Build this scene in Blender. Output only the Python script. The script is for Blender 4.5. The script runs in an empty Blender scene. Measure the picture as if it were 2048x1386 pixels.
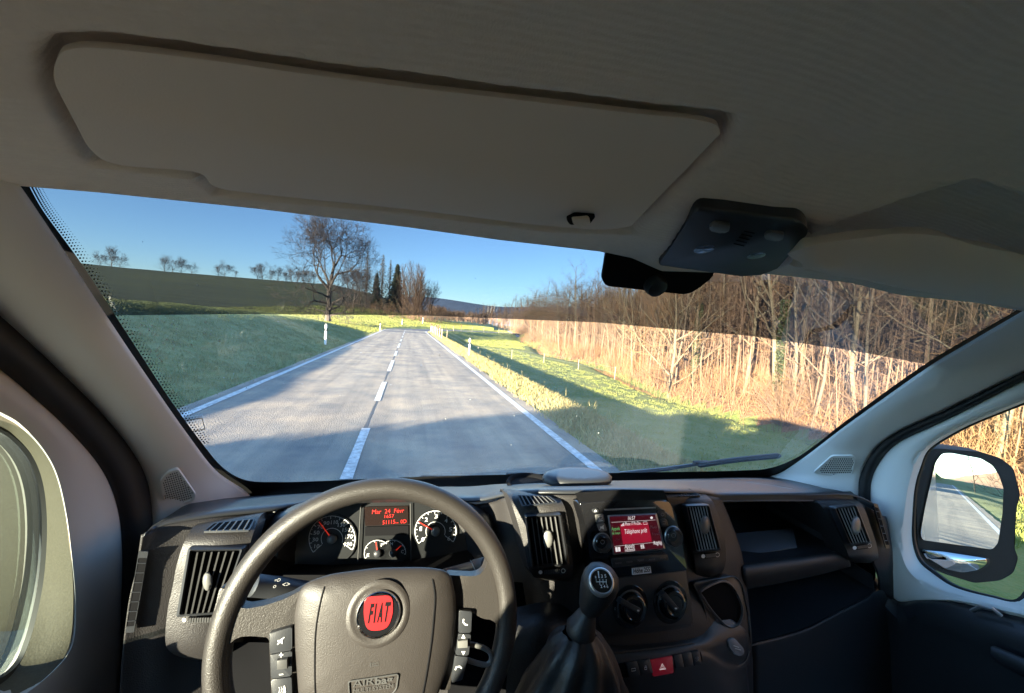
import bpy, bmesh, math, random
from mathutils import Vector, Matrix, noise
C = bpy.context.scene.collection
S = bpy.context.scene
rnd = random.Random(7)
# ---------------------------------------------------------------- camera (calibrated from the vanishing points)
F, CX, CY, H = 785.0, 1024.0, 693.0, 2.0
_dy = Vector((819-CX, 638-CY, F)).normalized()
_dx = Vector((3990-CX, 858-CY, F)); _dx = (_dx - _dx.dot(_dy)*_dy).normalized()
_dz = _dx.cross(_dy)
RV = Matrix((_dx, _dy, _dz))            # image space (right, down, forward) -> place axes
cd = bpy.data.cameras.new('camera'); cam = bpy.data.objects.new('camera', cd); C.objects.link(cam)
r_, u_, b_ = RV@Vector((1,0,0)), RV@Vector((0,-1,0)), RV@Vector((0,0,-1))
m = Matrix.Identity(4)
for i in range(3):
    m[i][0], m[i][1], m[i][2] = r_[i], u_[i], b_[i]
m[2][3] = H
cam.matrix_world = m
cd.sensor_width = 36; cd.lens = F/2048*36; cd.clip_start = .02; cd.clip_end = 9000
S.camera = cam
# ---------------------------------------------------------------- sky, sun, exposure
SUN_EL, SUN_DIR = math.radians(10.5), Vector((.745, .667, 0)).normalized()   # the way the shadows run
W = bpy.data.worlds.new('World'); S.world = W; W.use_nodes = True
nt = W.node_tree; bg = nt.nodes['Background']
sky = nt.nodes.new('ShaderNodeTexSky'); sky.sky_type = 'NISHITA'; sky.sun_disc = False
sky.sun_elevation = SUN_EL
sky.sun_rotation = math.atan2(-SUN_DIR.x, -SUN_DIR.y)
sky.air_density = 1.0; sky.dust_density = 0.1; sky.ozone_density = 3.0; sky.altitude = 1200
nt.links.new(sky.outputs[0], bg.inputs[0]); bg.inputs[1].default_value = .115
sl = bpy.data.lights.new('sun', 'SUN'); sl.energy = 5.0; sl.angle = math.radians(.5); sl.color = (1, .86, .67)
so = bpy.data.objects.new('sun', sl); C.objects.link(so)
sd = Vector((SUN_DIR.x*math.cos(SUN_EL), SUN_DIR.y*math.cos(SUN_EL), -math.sin(SUN_EL)))
so.rotation_euler = sd.to_track_quat('-Z', 'Y').to_euler(); so.location = (-20, -10, 30)
S.view_settings.view_transform = 'Standard'; S.view_settings.look = 'None'; S.view_settings.gamma = 1
S.view_settings.exposure = 3.05
S.cycles.use_denoising = True
S.cycles.max_bounces = 10; S.cycles.diffuse_bounces = 6; S.cycles.glossy_bounces = 4; S.cycles.transparent_max_bounces = 24
S.cycles.caustics_reflective = False; S.cycles.caustics_refractive = False
S.cycles.sample_clamp_indirect = 8

# ---------------------------------------------------------------- pixel -> place helpers
XC = .41                                 # the van's centre line
def ray(px, py): return RV@Vector((px-CX, py-CY, F))
def PY(px, py, Y):
    v = ray(px, py); v = v*(Y/v.y); return Vector((v.x, v.y, v.z+H))
def PX(px, py, xp):
    v = ray(px, py); v = v*((xp+XC)/v.x); return Vector((v.x, v.y, v.z+H))
def PZ(px, py, z):
    v = ray(px, py); v = v*((z-H)/v.z); return Vector((v.x, v.y, z))
def proj(p):
    c = RV.transposed()@(Vector(p)-Vector((0,0,H))); return CX+F*c.x/c.z, CY+F*c.y/c.z
class Pl:
    """a plane through three (px, py, Y) points; n points to the camera"""
    def __init__(s, a, b, c):
        a, b, c = PY(*a), PY(*b), PY(*c)
        s.p = a; s.n = (b-a).cross(c-a).normalized()
        if s.n.dot(Vector((0,0,H))-a) < 0: s.n = -s.n
    def at(s, px, py, lift=0.):
        v = ray(px, py); p = s.p + s.n*lift
        t = s.n.dot(p-Vector((0,0,H)))/s.n.dot(v)
        return v*t + Vector((0,0,H))
class Pn(Pl):
    def __init__(s, p, n): s.p = Vector(p); s.n = Vector(n).normalized()
def lerp(a, b, t): return a+(b-a)*t
def sst(a, b, x):
    t = min(1, max(0, (x-a)/(b-a))); return t*t*(3-2*t)
def interp(x, tab):
    if x <= tab[0][0]: return tab[0][1]
    for (a, va), (b, vb) in zip(tab, tab[1:]):
        if x <= b: return lerp(va, vb, (x-a)/(b-a))
    return tab[-1][1]
def catmull(P, n, closed=False):
    """n points along a Catmull-Rom curve through P"""
    P = [Vector(p) for p in P]; N = len(P); out = []
    segs = N if closed else N-1
    for k in range(n):
        t = k/(n if closed else n-1)*segs; i = min(int(t), segs-1); t -= i
        g = (lambda j: P[j % N]) if closed else (lambda j: P[min(max(j, 0), N-1)])
        p0, p1, p2, p3 = g(i-1), g(i), g(i+1), g(i+2)
        out.append(.5*((2*p1)+(-p0+p2)*t+(2*p0-5*p1+4*p2-p3)*t*t+(-p0+3*p1-3*p2+p3)*t**3))
    return out
def rnd_poly(pts, r, n=4):
    """round the corners of a 2D polygon"""
    out = []; N = len(pts)
    for i in range(N):
        p, a, b = Vector(pts[i]), Vector(pts[i-1]), Vector(pts[(i+1) % N])
        rr = r if not isinstance(r, (list, tuple)) else r[i]
        da, db = (a-p), (b-p); k = min(rr, da.length*.49, db.length*.49)
        A, B = p+da.normalized()*k, p+db.normalized()*k
        for j in range(n+1):
            t = j/n; out.append(((1-t)**2*A+2*t*(1-t)*p+t*t*B))
    return [tuple(v) for v in out]

# ---------------------------------------------------------------- object helpers
WM = {}
KEEP = set()
def keep(bm): KEEP.add(id(bm))
def link(o, parent=None):
    C.objects.link(o)
    if parent is not None:
        o.parent = parent; o.matrix_parent_inverse = WM.get(parent.name, Matrix.Identity(4)).inverted()
    WM[o.name] = Matrix.Translation(o.location) if o.type == 'EMPTY' else Matrix.Identity(4)
    return o
def empty(name, loc=(0,0,0), parent=None):
    o = bpy.data.objects.new(name, None); o.location = loc; o.empty_display_size = .1
    return link(o, parent)
def tag(o, label=None, cat=None, group=None, kind=None):
    if label: o['label'] = label
    if cat: o['category'] = cat
    if group: o['group'] = group
    if kind: o['kind'] = kind
    return o
def obj(name, bm, mat, parent=None, smooth=35, local=False):
    me = bpy.data.meshes.new(name)
    if id(bm) in KEEP: KEEP.discard(id(bm))
    else: bmesh.ops.recalc_face_normals(bm, faces=bm.faces[:])
    bm.to_mesh(me); bm.free()
    for mt in (mat if isinstance(mat, (list, tuple)) else [mat]): me.materials.append(mt)
    if smooth:
        me.shade_smooth(); me.set_sharp_from_angle(angle=math.radians(smooth))
    o = bpy.data.objects.new(name, me)
    if local:
        C.objects.link(o); o.parent = parent; return o
    return link(o, parent)
def mod_solid(o, t, off=1):
    md = o.modifiers.new('thick', 'SOLIDIFY'); md.thickness = t; md.offset = off; return o
def mod_bevel(o, w, n=2, ang=40):
    md = o.modifiers.new('bev', 'BEVEL'); md.width = w; md.segments = n; md.limit_method = 'ANGLE'; md.angle_limit = math.radians(ang); return o
def add_poly(bm, pts, n, depth, bevel=0, segs=2, mi=0):
    """prism: front polygon pts, going depth along -n"""
    n = Vector(n).normalized(); f = [bm.verts.new(p) for p in pts]; b = [bm.verts.new(Vector(p)-n*depth) for p in pts]
    N = len(pts); fs = [bm.faces.new(f)]
    for i in range(N): fs.append(bm.faces.new((f[i], b[i], b[(i+1) % N], f[(i+1) % N])))
    fs.append(bm.faces.new(b[::-1]))
    for x in fs: x.material_index = mi
    if bevel:
        ed = [e for e in fs[0].edges]
        r = bmesh.ops.bevel(bm, geom=ed, offset=bevel, segments=segs, affect='EDGES', profile=.5, clamp_overlap=True)
        for x in r['faces']: x.material_index = mi
    return fs[0]
def add_ring(bm, outer, inner, n, depth, mi=0):
    n = Vector(n).normalized(); N = len(outer)
    a = [bm.verts.new(p) for p in outer]; b = [bm.verts.new(p) for p in inner]
    c = [bm.verts.new(Vector(p)-n*depth) for p in outer]; d = [bm.verts.new(Vector(p)-n*depth) for p in inner]
    for i in range(N):
        j = (i+1) % N
        for q in ((a[i],a[j],b[j],b[i]), (c[i],c[j],a[j],a[i]), (b[i],b[j],d[j],d[i])):
            bm.faces.new(q).material_index = mi
def add_loft(bm, rows, closed=False, mi=0, cap=False):
    V = [[bm.verts.new(p) for p in r] for r in rows]; n = len(V[0])
    for a, b in zip(V, V[1:]):
        for i in range(n if closed else n-1):
            j = (i+1) % n
            try: bm.faces.new((a[i], a[j], b[j], b[i])).material_index = mi
            except ValueError: pass
    if cap and closed:
        bm.faces.new(V[0][::-1]).material_index = mi; bm.faces.new(V[-1]).material_index = mi
    return V
def frame_axes(d):
    d = Vector(d).normalized(); u = d.cross(Vector((0,0,1)) if abs(d.z) < .9 else Vector((0,1,0))).normalized(); return d, u, d.cross(u)
def add_tube(bm, path, rad, sides=8, closed=False, mi=0, cap=True, up=None):
    path = [Vector(p) for p in path]; N = len(path); rows = []; pu = None
    for i, p in enumerate(path):
        a = path[(i-1) % N] if closed or i > 0 else p; b = path[(i+1) % N] if closed or i < N-1 else p
        d = (b-a).normalized()
        if pu is None: _, u, _ = frame_axes(d) if up is None else (0, (Vector(up)-Vector(up).dot(d)*d).normalized(), 0)
        else: u = (pu-pu.dot(d)*d).normalized()
        pu = u; v = d.cross(u); r = rad[i] if isinstance(rad, (list, tuple)) else rad
        ru, rv = r if isinstance(r, (tuple, list)) else (r, r)
        rows.append([p+u*ru*math.cos(2*math.pi*k/sides)+v*rv*math.sin(2*math.pi*k/sides) for k in range(sides)])
    if closed: rows.append(rows[0])
    V = [[bm.verts.new(p) for p in r] for r in (rows[:-1] if closed else rows)]
    if closed: V.append(V[0])
    for a, b in zip(V, V[1:]):
        for i in range(sides): bm.faces.new((a[i], a[(i+1) % sides], b[(i+1) % sides], b[i])).material_index = mi
    if cap and not closed:
        bm.faces.new(V[0][::-1]).material_index = mi; bm.faces.new(V[-1]).material_index = mi
def add_lathe(bm, c, ax, prof, n=24, mi=0):
    """prof: (radius, distance along ax)"""
    d, u, v = frame_axes(ax); c = Vector(c); rows = []
    for r, h in prof:
        rows.append([c+d*h+(u*math.cos(2*math.pi*k/n)+v*math.sin(2*math.pi*k/n))*max(r, 1e-5) for k in range(n)])
    add_loft(bm, rows, closed=True, mi=mi)
def add_box(bm, c, sx, sy, sz, ax=None, mi=0):
    c = Vector(c); X, Y, Z = ax if ax else (Vector((1,0,0)), Vector((0,1,0)), Vector((0,0,1)))
    v = [bm.verts.new(c+X*sx*a/2+Y*sy*b/2+Z*sz*d/2) for a in (-1,1) for b in (-1,1) for d in (-1,1)]
    for q in ((0,1,3,2),(4,6,7,5),(0,4,5,1),(2,3,7,6),(0,2,6,4),(1,5,7,3)): bm.faces.new([v[i] for i in q]).material_index = mi
def B(): return bmesh.new()
def add_text(bm, s, pl, p0, p1, xs=None, lift=.001, asp=None, mi=0, bold=0., shear=0.):
    """flat letters from pixel p0 to p1 (left and right of the baseline) on plane pl; asp = cap height / width of the word"""
    cu = bpy.data.curves.new('t', 'FONT'); cu.body = s; cu.size = 1; cu.offset = bold; cu.shear = shear; cu.resolution_u = 2
    ob = bpy.data.objects.new('t', cu); C.objects.link(ob)
    dg = bpy.context.evaluated_depsgraph_get(); me = bpy.data.meshes.new_from_object(ob.evaluated_get(dg))
    xsn = [v.co.x for v in me.vertices]; ysn = [v.co.y for v in me.vertices]
    x0, x1, y0, y1 = min(xsn), max(xsn), 0, max(ysn)
    A, Bp = pl.at(*p0, lift), pl.at(*p1, lift); U = (Bp-A); w = U.length; U.normalize(); V = pl.n.cross(U)
    if V.z < 0 and abs(V.z) > .05: V = -V
    kx = w/(x1-x0); ky = kx if asp is None else asp*w/(y1-y0)
    vs = [bm.verts.new(A+U*(v.co.x-x0)*kx+V*v.co.y*ky) for v in me.vertices]
    for p in me.polygons:
        try: bm.faces.new([vs[i] for i in p.vertices]).material_index = mi
        except ValueError: pass
    bpy.data.objects.remove(ob); bpy.data.curves.remove(cu); bpy.data.meshes.remove(me)
def add_line(bm, pl, pts, w, lift=.0012, closed=False, mi=0):
    """flat stroke of width w (metres) on a plane"""
    P = [pl.at(*p, lift) for p in pts]; N = len(P)
    L, Rr = [], []
    for i in range(N):
        a = P[(i-1) % N] if closed or i else P[i]; b = P[(i+1) % N] if closed or i < N-1 else P[i]
        d = (b-a).normalized(); s = pl.n.cross(d)*w/2; L.append(bm.verts.new(P[i]+s)); Rr.append(bm.verts.new(P[i]-s))
    for i in range(N if closed else N-1):
        j = (i+1) % N; bm.faces.new((L[i], L[j], Rr[j], Rr[i])).material_index = mi

# ---------------------------------------------------------------- materials
def mat(name, col, rough=.5, metal=0., spec=.5, bump=None, var=None, emit=None, coat=0., sheen=0.):
    """bump: (kind, scale, strength, distance); var: (scale, amount, second colour)"""
    m = bpy.data.materials.new(name); m.use_nodes = True; t = m.node_tree; p = t.nodes['Principled BSDF']
    p.inputs['Base Color'].default_value = (*col, 1); p.inputs['Roughness'].default_value = rough; p.inputs['Metallic'].default_value = metal
    p.inputs['Specular IOR Level'].default_value = spec; p.inputs['Coat Weight'].default_value = coat
    if sheen: p.inputs['Sheen Weight'].default_value = sheen
    tc = t.nodes.new('ShaderNodeTexCoord')
    if bump:
        for i, (k, sc, st, di) in enumerate(bump if isinstance(bump, list) else [bump]):
            if k == 'noise': tx = t.nodes.new('ShaderNodeTexNoise'); tx.inputs['Detail'].default_value = 3; out = tx.outputs['Fac']
            elif k == 'wave':
                tx = t.nodes.new('ShaderNodeTexWave'); tx.inputs['Distortion'].default_value = 2; tx.bands_direction = 'Y'; out = tx.outputs['Fac']
            else: tx = t.nodes.new('ShaderNodeTexVoronoi'); tx.feature = 'SMOOTH_F1'; out = tx.outputs['Distance']
            tx.inputs['Scale'].default_value = sc; t.links.new(tc.outputs['Object'], tx.inputs['Vector'])
            b = t.nodes.new('ShaderNodeBump'); b.inputs['Strength'].default_value = st; b.inputs['Distance'].default_value = di
            t.links.new(out, b.inputs['Height'])
            if i: t.links.new(prev.outputs[0], b.inputs['Normal'])
            prev = b
        t.links.new(prev.outputs[0], p.inputs['Normal'])
    if var:
        sc, am, c2 = var
        nz = t.nodes.new('ShaderNodeTexNoise'); nz.inputs['Scale'].default_value = sc; nz.inputs['Detail'].default_value = 6; nz.inputs['Roughness'].default_value = .65
        t.links.new(tc.outputs['Object'], nz.inputs['Vector'])
        mr = t.nodes.new('ShaderNodeMapRange'); mr.inputs['From Min'].default_value = .35; mr.inputs['From Max'].default_value = .65; mr.inputs['To Max'].default_value = am
        mx = t.nodes.new('ShaderNodeMix'); mx.data_type = 'RGBA'; mx.inputs[6].default_value = (*col, 1); mx.inputs[7].default_value = (*c2, 1)
        t.links.new(nz.outputs['Fac'], mr.inputs[0]); t.links.new(mr.outputs[0], mx.inputs[0]); t.links.new(mx.outputs[2], p.inputs['Base Color'])
    if emit:
        p.inputs['Emission Color'].default_value = (*emit[0], 1); p.inputs['Emission Strength'].default_value = emit[1]
    return m
def glassy(name, tint, refl=.5, haze=None):
    """clear pane: tinted see-through, a thin mirror reflection, and a film of dust"""
    m = bpy.data.materials.new(name); m.use_nodes = True; t = m.node_tree; t.nodes.clear()
    out = t.nodes.new('ShaderNodeOutputMaterial'); tr = t.nodes.new('ShaderNodeBsdfTransparent'); tr.inputs[0].default_value = (*tint, 1)
    gl = t.nodes.new('ShaderNodeBsdfGlossy'); gl.inputs['Roughness'].default_value = .02; gl.inputs[0].default_value = (1,1,1,1)
    fr = t.nodes.new('ShaderNodeFresnel'); fr.inputs[0].default_value = 1.45
    mu = t.nodes.new('ShaderNodeMath'); mu.operation = 'MULTIPLY'; mu.inputs[1].default_value = refl
    mx = t.nodes.new('ShaderNodeMixShader'); t.links.new(fr.outputs[0], mu.inputs[0]); t.links.new(mu.outputs[0], mx.inputs[0])
    t.links.new(tr.outputs[0], mx.inputs[1]); t.links.new(gl.outputs[0], mx.inputs[2]); last = mx
    if haze:
        am, col, sc = haze
        df = t.nodes.new('ShaderNodeBsdfDiffuse'); df.inputs[0].default_value = (*col, 1)
        tl = t.nodes.new('ShaderNodeBsdfTranslucent'); tl.inputs[0].default_value = (*col, 1)
        ad = t.nodes.new('ShaderNodeMixShader'); ad.inputs[0].default_value = .5; t.links.new(df.outputs[0], ad.inputs[1]); t.links.new(tl.outputs[0], ad.inputs[2])
        tc = t.nodes.new('ShaderNodeTexCoord'); nz = t.nodes.new('ShaderNodeTexNoise'); nz.inputs['Scale'].default_value = sc; nz.inputs['Detail'].default_value = 5
        mp = t.nodes.new('ShaderNodeMapping'); mp.inputs['Scale'].default_value = (1, .25, .25); t.links.new(tc.outputs['Object'], mp.inputs[0]); t.links.new(mp.outputs[0], nz.inputs['Vector'])
        vo = t.nodes.new('ShaderNodeTexVoronoi'); vo.inputs['Scale'].default_value = 38; t.links.new(tc.outputs['Object'], vo.inputs['Vector'])
        sp = t.nodes.new('ShaderNodeMapRange'); sp.inputs['From Min'].default_value = .045; sp.inputs['From Max'].default_value = .03; sp.inputs['To Max'].default_value = .5
        t.links.new(vo.outputs['Distance'], sp.inputs[0])
        mr = t.nodes.new('ShaderNodeMapRange'); mr.inputs['From Min'].default_value = .3; mr.inputs['From Max'].default_value = .75
        mr.inputs['To Min'].default_value = am*.35; mr.inputs['To Max'].default_value = am*1.7; t.links.new(nz.outputs['Fac'], mr.inputs[0])
        sm = t.nodes.new('ShaderNodeMath'); sm.operation = 'ADD'; t.links.new(mr.outputs[0], sm.inputs[0]); 
        sv = t.nodes.new('ShaderNodeTexNoise'); sv.inputs['Scale'].default_value = 2.2; t.links.new(tc.outputs['Object'], sv.inputs['Vector'])
        sg = t.nodes.new('ShaderNodeMath'); sg.operation = 'GREATER_THAN'; sg.inputs[1].default_value = .56; t.links.new(sv.outputs['Fac'], sg.inputs[0])
        s2 = t.nodes.new('ShaderNodeMath'); s2.operation = 'MULTIPLY'; t.links.new(sp.outputs[0], s2.inputs[0]); t.links.new(sg.outputs[0], s2.inputs[1]); t.links.new(s2.outputs[0], sm.inputs[1])
        m2 = t.nodes.new('ShaderNodeMixShader'); t.links.new(sm.outputs[0], m2.inputs[0]); t.links.new(mx.outputs[0], m2.inputs[1]); t.links.new(ad.outputs[0], m2.inputs[2]); last = m2
    t.links.new(last.outputs[0], out.inputs[0]); return m
# ================================================================ OUTDOORS
M = {}
M['asphalt'] = mat('asphalt', (.34,.285,.21), .85, bump=[('noise', 45, .9, .02), ('vor', 70, .6, .012)], var=(.9, .9, (.15,.146,.138)))
M['asphalt_dark'] = mat('asphalt_dark', (.10,.10,.10), .85, bump=('noise', 60, .4, .01), var=(3, .6, (.07,.07,.07)))
M['paint'] = mat('road_paint', (.70,.70,.67), .7, var=(11, 1.0, (.30,.29,.27)), bump=('noise', 70, .3, .004))
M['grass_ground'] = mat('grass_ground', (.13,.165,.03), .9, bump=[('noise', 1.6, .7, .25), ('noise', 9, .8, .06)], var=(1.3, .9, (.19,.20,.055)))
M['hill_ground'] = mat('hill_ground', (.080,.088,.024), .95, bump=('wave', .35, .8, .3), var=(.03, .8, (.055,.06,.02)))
M['leaf_litter'] = mat('leaf_litter', (.32,.16,.065), .95, bump=[('noise', 2.2, .8, .3), ('noise', 12, .9, .08)], var=(3, .9, (.17,.09,.045)))
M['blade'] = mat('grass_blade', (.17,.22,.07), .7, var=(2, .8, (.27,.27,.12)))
M['lit_blade'] = mat('meadow_blade_lit', (.27,.25,.06), .7, var=(.6, .9, (.20,.25,.04)))  # sunlit copy of the grass blade, the sun's yellow put into its colour
M['dry_blade'] = mat('dry_grass_blade', (.42,.33,.14), .8, var=(4, .8, (.22,.22,.07)))
M['bark'] = mat('bark', (.17,.12,.075), .9, bump=('noise', 14, .9, .04), var=(2.5, .8, (.15,.12,.08)))
M['bark_pale'] = mat('bark_pale', (.25,.19,.115), .9, bump=('noise', 14, .9, .04), var=(2.5, .8, (.14,.11,.06)))
M['bark_dark'] = mat('bark_dark', (.11,.085,.065), .9, bump=('noise', 10, .9, .05), var=(2, .7, (.17,.13,.09)))
M['twig'] = mat('twig', (.19,.115,.065), .9, var=(.8, .8, (.19,.12,.075)))
M['twig_dark'] = mat('twig_dark', (.075,.055,.042), .9, var=(.8, .8, (.11,.08,.06)))
M['twig_gold'] = mat('twig_gold', (.27,.145,.06), .9, var=(.8, .8, (.22,.13,.06)))
M['needles'] = mat('needles', (.03,.042,.02), .8, var=(1.5, .8, (.055,.06,.03)))
M['ivy'] = mat('ivy', (.04,.055,.015), .6, var=(6, .8, (.08,.085,.025)))
M['white_post'] = mat('white_post', (.85,.85,.83), .5, var=(9, .4, (.7,.7,.68)))
M['black_rubber'] = mat('black_rubber', (.012,.012,.012), .6)
M['red_paint'] = mat('red_paint', (.55,.05,.03), .5)
M['pale_wood'] = mat('pale_wood', (.45,.36,.25), .8, bump=('noise', 20, .5, .01), var=(10, .6, (.3,.24,.17)))
M['wire'] = mat('galvanised', (.6,.6,.58), .4, .8)
M['far_hill'] = mat('far_hill', (.16,.21,.28), 1., var=(.004, .6, (.12,.16,.21)))  # blue of the air in between is painted into the colour
M['creek'] = mat('creek_water', (.03,.035,.03), .08)

def streaks(m, sc, c1, c2, lo=.4, hi=.62):
    """long wheel-worn streaks along the road, over the material's own colour"""
    t = m.node_tree; p = t.nodes['Principled BSDF']; old = p.inputs['Base Color'].links[0].from_socket
    tc = t.nodes.new('ShaderNodeTexCoord'); mp = t.nodes.new('ShaderNodeMapping'); mp.inputs['Scale'].default_value = sc; nz = t.nodes.new('ShaderNodeTexNoise'); nz.inputs['Scale'].default_value = 1; nz.inputs['Detail'].default_value = 7; nz.inputs['Roughness'].default_value = .6
    mr = t.nodes.new('ShaderNodeMapRange'); mr.inputs['From Min'].default_value = lo; mr.inputs['From Max'].default_value = hi
    a = t.nodes.new('ShaderNodeMix'); a.data_type = 'RGBA'; a.inputs[6].default_value = (*c1, 1); a.inputs[7].default_value = (*c2, 1)
    b = t.nodes.new('ShaderNodeMix'); b.data_type = 'RGBA'; b.blend_type = 'MULTIPLY'; b.inputs[0].default_value = 1
    t.links.new(tc.outputs['Object'], mp.inputs[0]); t.links.new(mp.outputs[0], nz.inputs['Vector']); t.links.new(nz.outputs['Fac'], mr.inputs[0]); t.links.new(mr.outputs[0], a.inputs[0])
    t.links.new(old, b.inputs[6]); t.links.new(a.outputs[2], b.inputs[7]); t.links.new(b.outputs[2], p.inputs['Base Color'])
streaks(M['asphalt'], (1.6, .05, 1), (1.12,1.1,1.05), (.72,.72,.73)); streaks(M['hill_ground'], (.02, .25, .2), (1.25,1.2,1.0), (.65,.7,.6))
X0, Y0, RC, TH = -.52, 66., 42., math.radians(66)       # straight, then a right-hand bend
def road_sd(x, y):
    """(signed offset to the right of the road's centre, distance along it)"""
    if y <= Y0: return x-X0, y
    cx = X0+RC; a = math.atan2(y-Y0, cx-x)
    if a < 0: a = 0 if x < cx else math.pi
    if a <= TH: return RC-math.hypot(x-cx, y-Y0), Y0+RC*a
    ex, ey = cx-RC*math.cos(TH), Y0+RC*math.sin(TH); dx, dy = math.sin(TH), math.cos(TH)
    s = (x-ex)*dx+(y-ey)*dy; return (x-ex)*dy-(y-ey)*dx, Y0+RC*TH+s
def road_pt(s, d):
    if s <= Y0: return Vector((X0+d, s, 0))
    cx = X0+RC; a = min((s-Y0)/RC, TH); r = RC-d
    p = Vector((cx-r*math.cos(a), Y0+r*math.sin(a), 0)); e = s-Y0-RC*TH
    if e > 0: p += Vector((math.sin(TH), math.cos(TH), 0))*e
    return p
def forest_edge(y): return interp(y, [(-80,24),(-20,20),(5,18.3),(14,18.2),(21,18),(26,18.2),(45,23.2),(60,21.5),(75,25.5),(150,33),(300,45)])
def hgt(x, y):
    d, s = road_sd(x, y); r = math.hypot(x, y); az = math.degrees(math.atan2(x, y))
    h = 0.
    if d < -3.55 and y < 120 or (d < -3.55):
        bank = interp(y, [(-30,1.8),(10,2.1),(22,1.98),(36,1.82),(46,1.5),(56,1.0),(66,.6),(90,.35),(130,.3)]) if x < 30 else .3
        h = bank*sst(3.6, 11.5, -d)-.05
        A = interp(az, [(-180,8),(-90,13),(-30,15.2),(-10,17.6),(-5,14.5),(0,10),(5,4),(12,2)]) if az < 12 else 0
        h += A*sst(60, 250, r)-.25*sst(11.5, 20, -d)*sst(70, 50, y)
    if d > 3.2:
        fx = forest_edge(y)
        drop = interp(y, [(-60,.6),(-10,1.5),(15,1.65),(60,1.7),(80,1.5),(110,1.5)])
        h = -drop*sst(4.4, 8.3, d)-.35*sst(8, fx-X0 if y < 100 else 30, d)
        if x > fx-1.8 and y < 400:
            k = x-fx
            h += -.7*math.exp(-(k/1.4)**2)+(min(.17*max(0, k), 17)+min(.42*max(0, k-14), 26)*sst(26, 36, az))*(1 if az > 7 else sst(3, 7, az))
    h += .10*noise.noise(Vector((x*.25, y*.25, 0)))*sst(4, 7, abs(d))
    if abs(d) < 4.2 and r > 6: h -= .02
    return h
# ---- ground: one sheet out to the far hills
bm = B(); rad = [.0]
r = 1.0
while r < 5200: rad.append(r); r *= 1.035 if r > 14 else 1.05
NA = 560; rows = []
for r in rad:
    row = []
    for k in range(NA):
        a = 2*math.pi*k/NA; x, y = r*math.sin(a), r*math.cos(a); row.append(bm.verts.new((x, y, hgt(x, y)-.03)))
    rows.append(row)
for i in range(1, len(rows)-1):
    for k in range(NA):
        j = (k+1) % NA; f = bm.faces.new((rows[i][k], rows[i+1][k], rows[i+1][j], rows[i][j]))
        c = f.calc_center_median(); d, s = road_sd(c.x, c.y)
        if c.x > forest_edge(c.y)+1.0 and d > 6 and (c.y < 300): f.material_index = 1
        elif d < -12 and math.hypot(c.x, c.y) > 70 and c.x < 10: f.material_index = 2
for k in range(NA): bm.faces.new((rows[1][(k+1) % NA], rows[1][k], rows[0][0])) if k == -1 else None
for v in rows[0]: bm.verts.remove(v)
f0 = bm.faces.new([rows[1][k] for k in range(NA)][::-1])
bm.normal_update()
for f in bm.faces:
    if f.normal.z < 0: f.normal_flip()
keep(bm)
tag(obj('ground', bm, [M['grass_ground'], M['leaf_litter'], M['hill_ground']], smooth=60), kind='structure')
# ---- distant hills
bm = B(); rows = []
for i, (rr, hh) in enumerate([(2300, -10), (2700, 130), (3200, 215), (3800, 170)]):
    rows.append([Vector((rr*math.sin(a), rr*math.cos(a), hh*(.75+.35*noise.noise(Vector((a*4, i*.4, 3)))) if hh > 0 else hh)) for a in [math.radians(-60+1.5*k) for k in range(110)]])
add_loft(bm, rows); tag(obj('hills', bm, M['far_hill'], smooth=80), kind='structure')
# ---- road, painted lines
def ribbon(bm, s0, s1, d0, d1, z, step=1.5, mi=0, wob=0):
    n = max(1, int((s1-s0)/step)); rows = []
    for i in range(n+1):
        s = lerp(s0, s1, i/n); w = wob*noise.noise(Vector((s*.9, d0, 0))); w2 = wob*noise.noise(Vector((s*.9, d1, 5)))
        a, b = road_pt(s, d0+w), road_pt(s, d1+w2); a.z = b.z = z; rows.append([a, b])
    add_loft(bm, rows, mi=mi)
def flat(name, bm, m_, **k):
    bm.normal_update()
    for f in bm.faces:
        if f.normal.z < 0: f.normal_flip()
    keep(bm); return tag(obj(name, bm, m_, smooth=0), **k)
bm = B(); ribbon(bm, -170, 190, -3.62, 3.62, .004, wob=.07); flat('road', bm, M['asphalt'], kind='structure')
bm = B(); ribbon(bm, 59, 63.5, -3.2, 3.2, .008); ribbon(bm, 74, 112, -3.5, 3.5, .008); flat('road_repair', bm, M['asphalt_dark'], kind='structure')
bm = B()
ribbon(bm, -170, 185, -3.36, -3.20, .013, .8, wob=.012); ribbon(bm, -170, 185, 3.17, 3.33, .013, .8, wob=.012)
for s0 in [-60+9*k for k in range(6)]: ribbon(bm, s0, s0+4, -.16, -.03, .013)
for a, b in [(5.0, 7.3),(9.7,12.6),(15.2,19.2),(21.5,24.6),(27.5,32.5),(35.5,39.5),(43,47),(50.5,54.5),(58,62),(65,69),(72,76)]: ribbon(bm, a, b, -.19, -.05, .013, 1, wob=.01)
for a in (5.0, 7.5, 9.9): pass
flat('lane_markings', bm, M['paint'], kind='structure')
M['crack'] = mat('tar_seam', (.05,.05,.05), .7)
bm = B(); ribbon(bm, 2.5, 66, -.155, -.115, .0085, .5, wob=.05)
for s0, d0 in ((9.1,-1.6),(11.5,.4),(17,1.0),(13.6,-2.1)): ribbon(bm, s0, s0+.012, d0, d0+1.1, .0095)
flat('road_seam', bm, M['crack'], kind='structure')
# ---- creek at the foot of the wood
bm = B(); rows = []
for k in range(60):
    y = 6+k*2.2; x = forest_edge(y); rows.append([Vector((x-.55, y, hgt(x, y)+.12)), Vector((x+.55, y, hgt(x, y)+.12))])
add_loft(bm, rows); flat('creek', bm, M['creek'], kind='structure')

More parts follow.
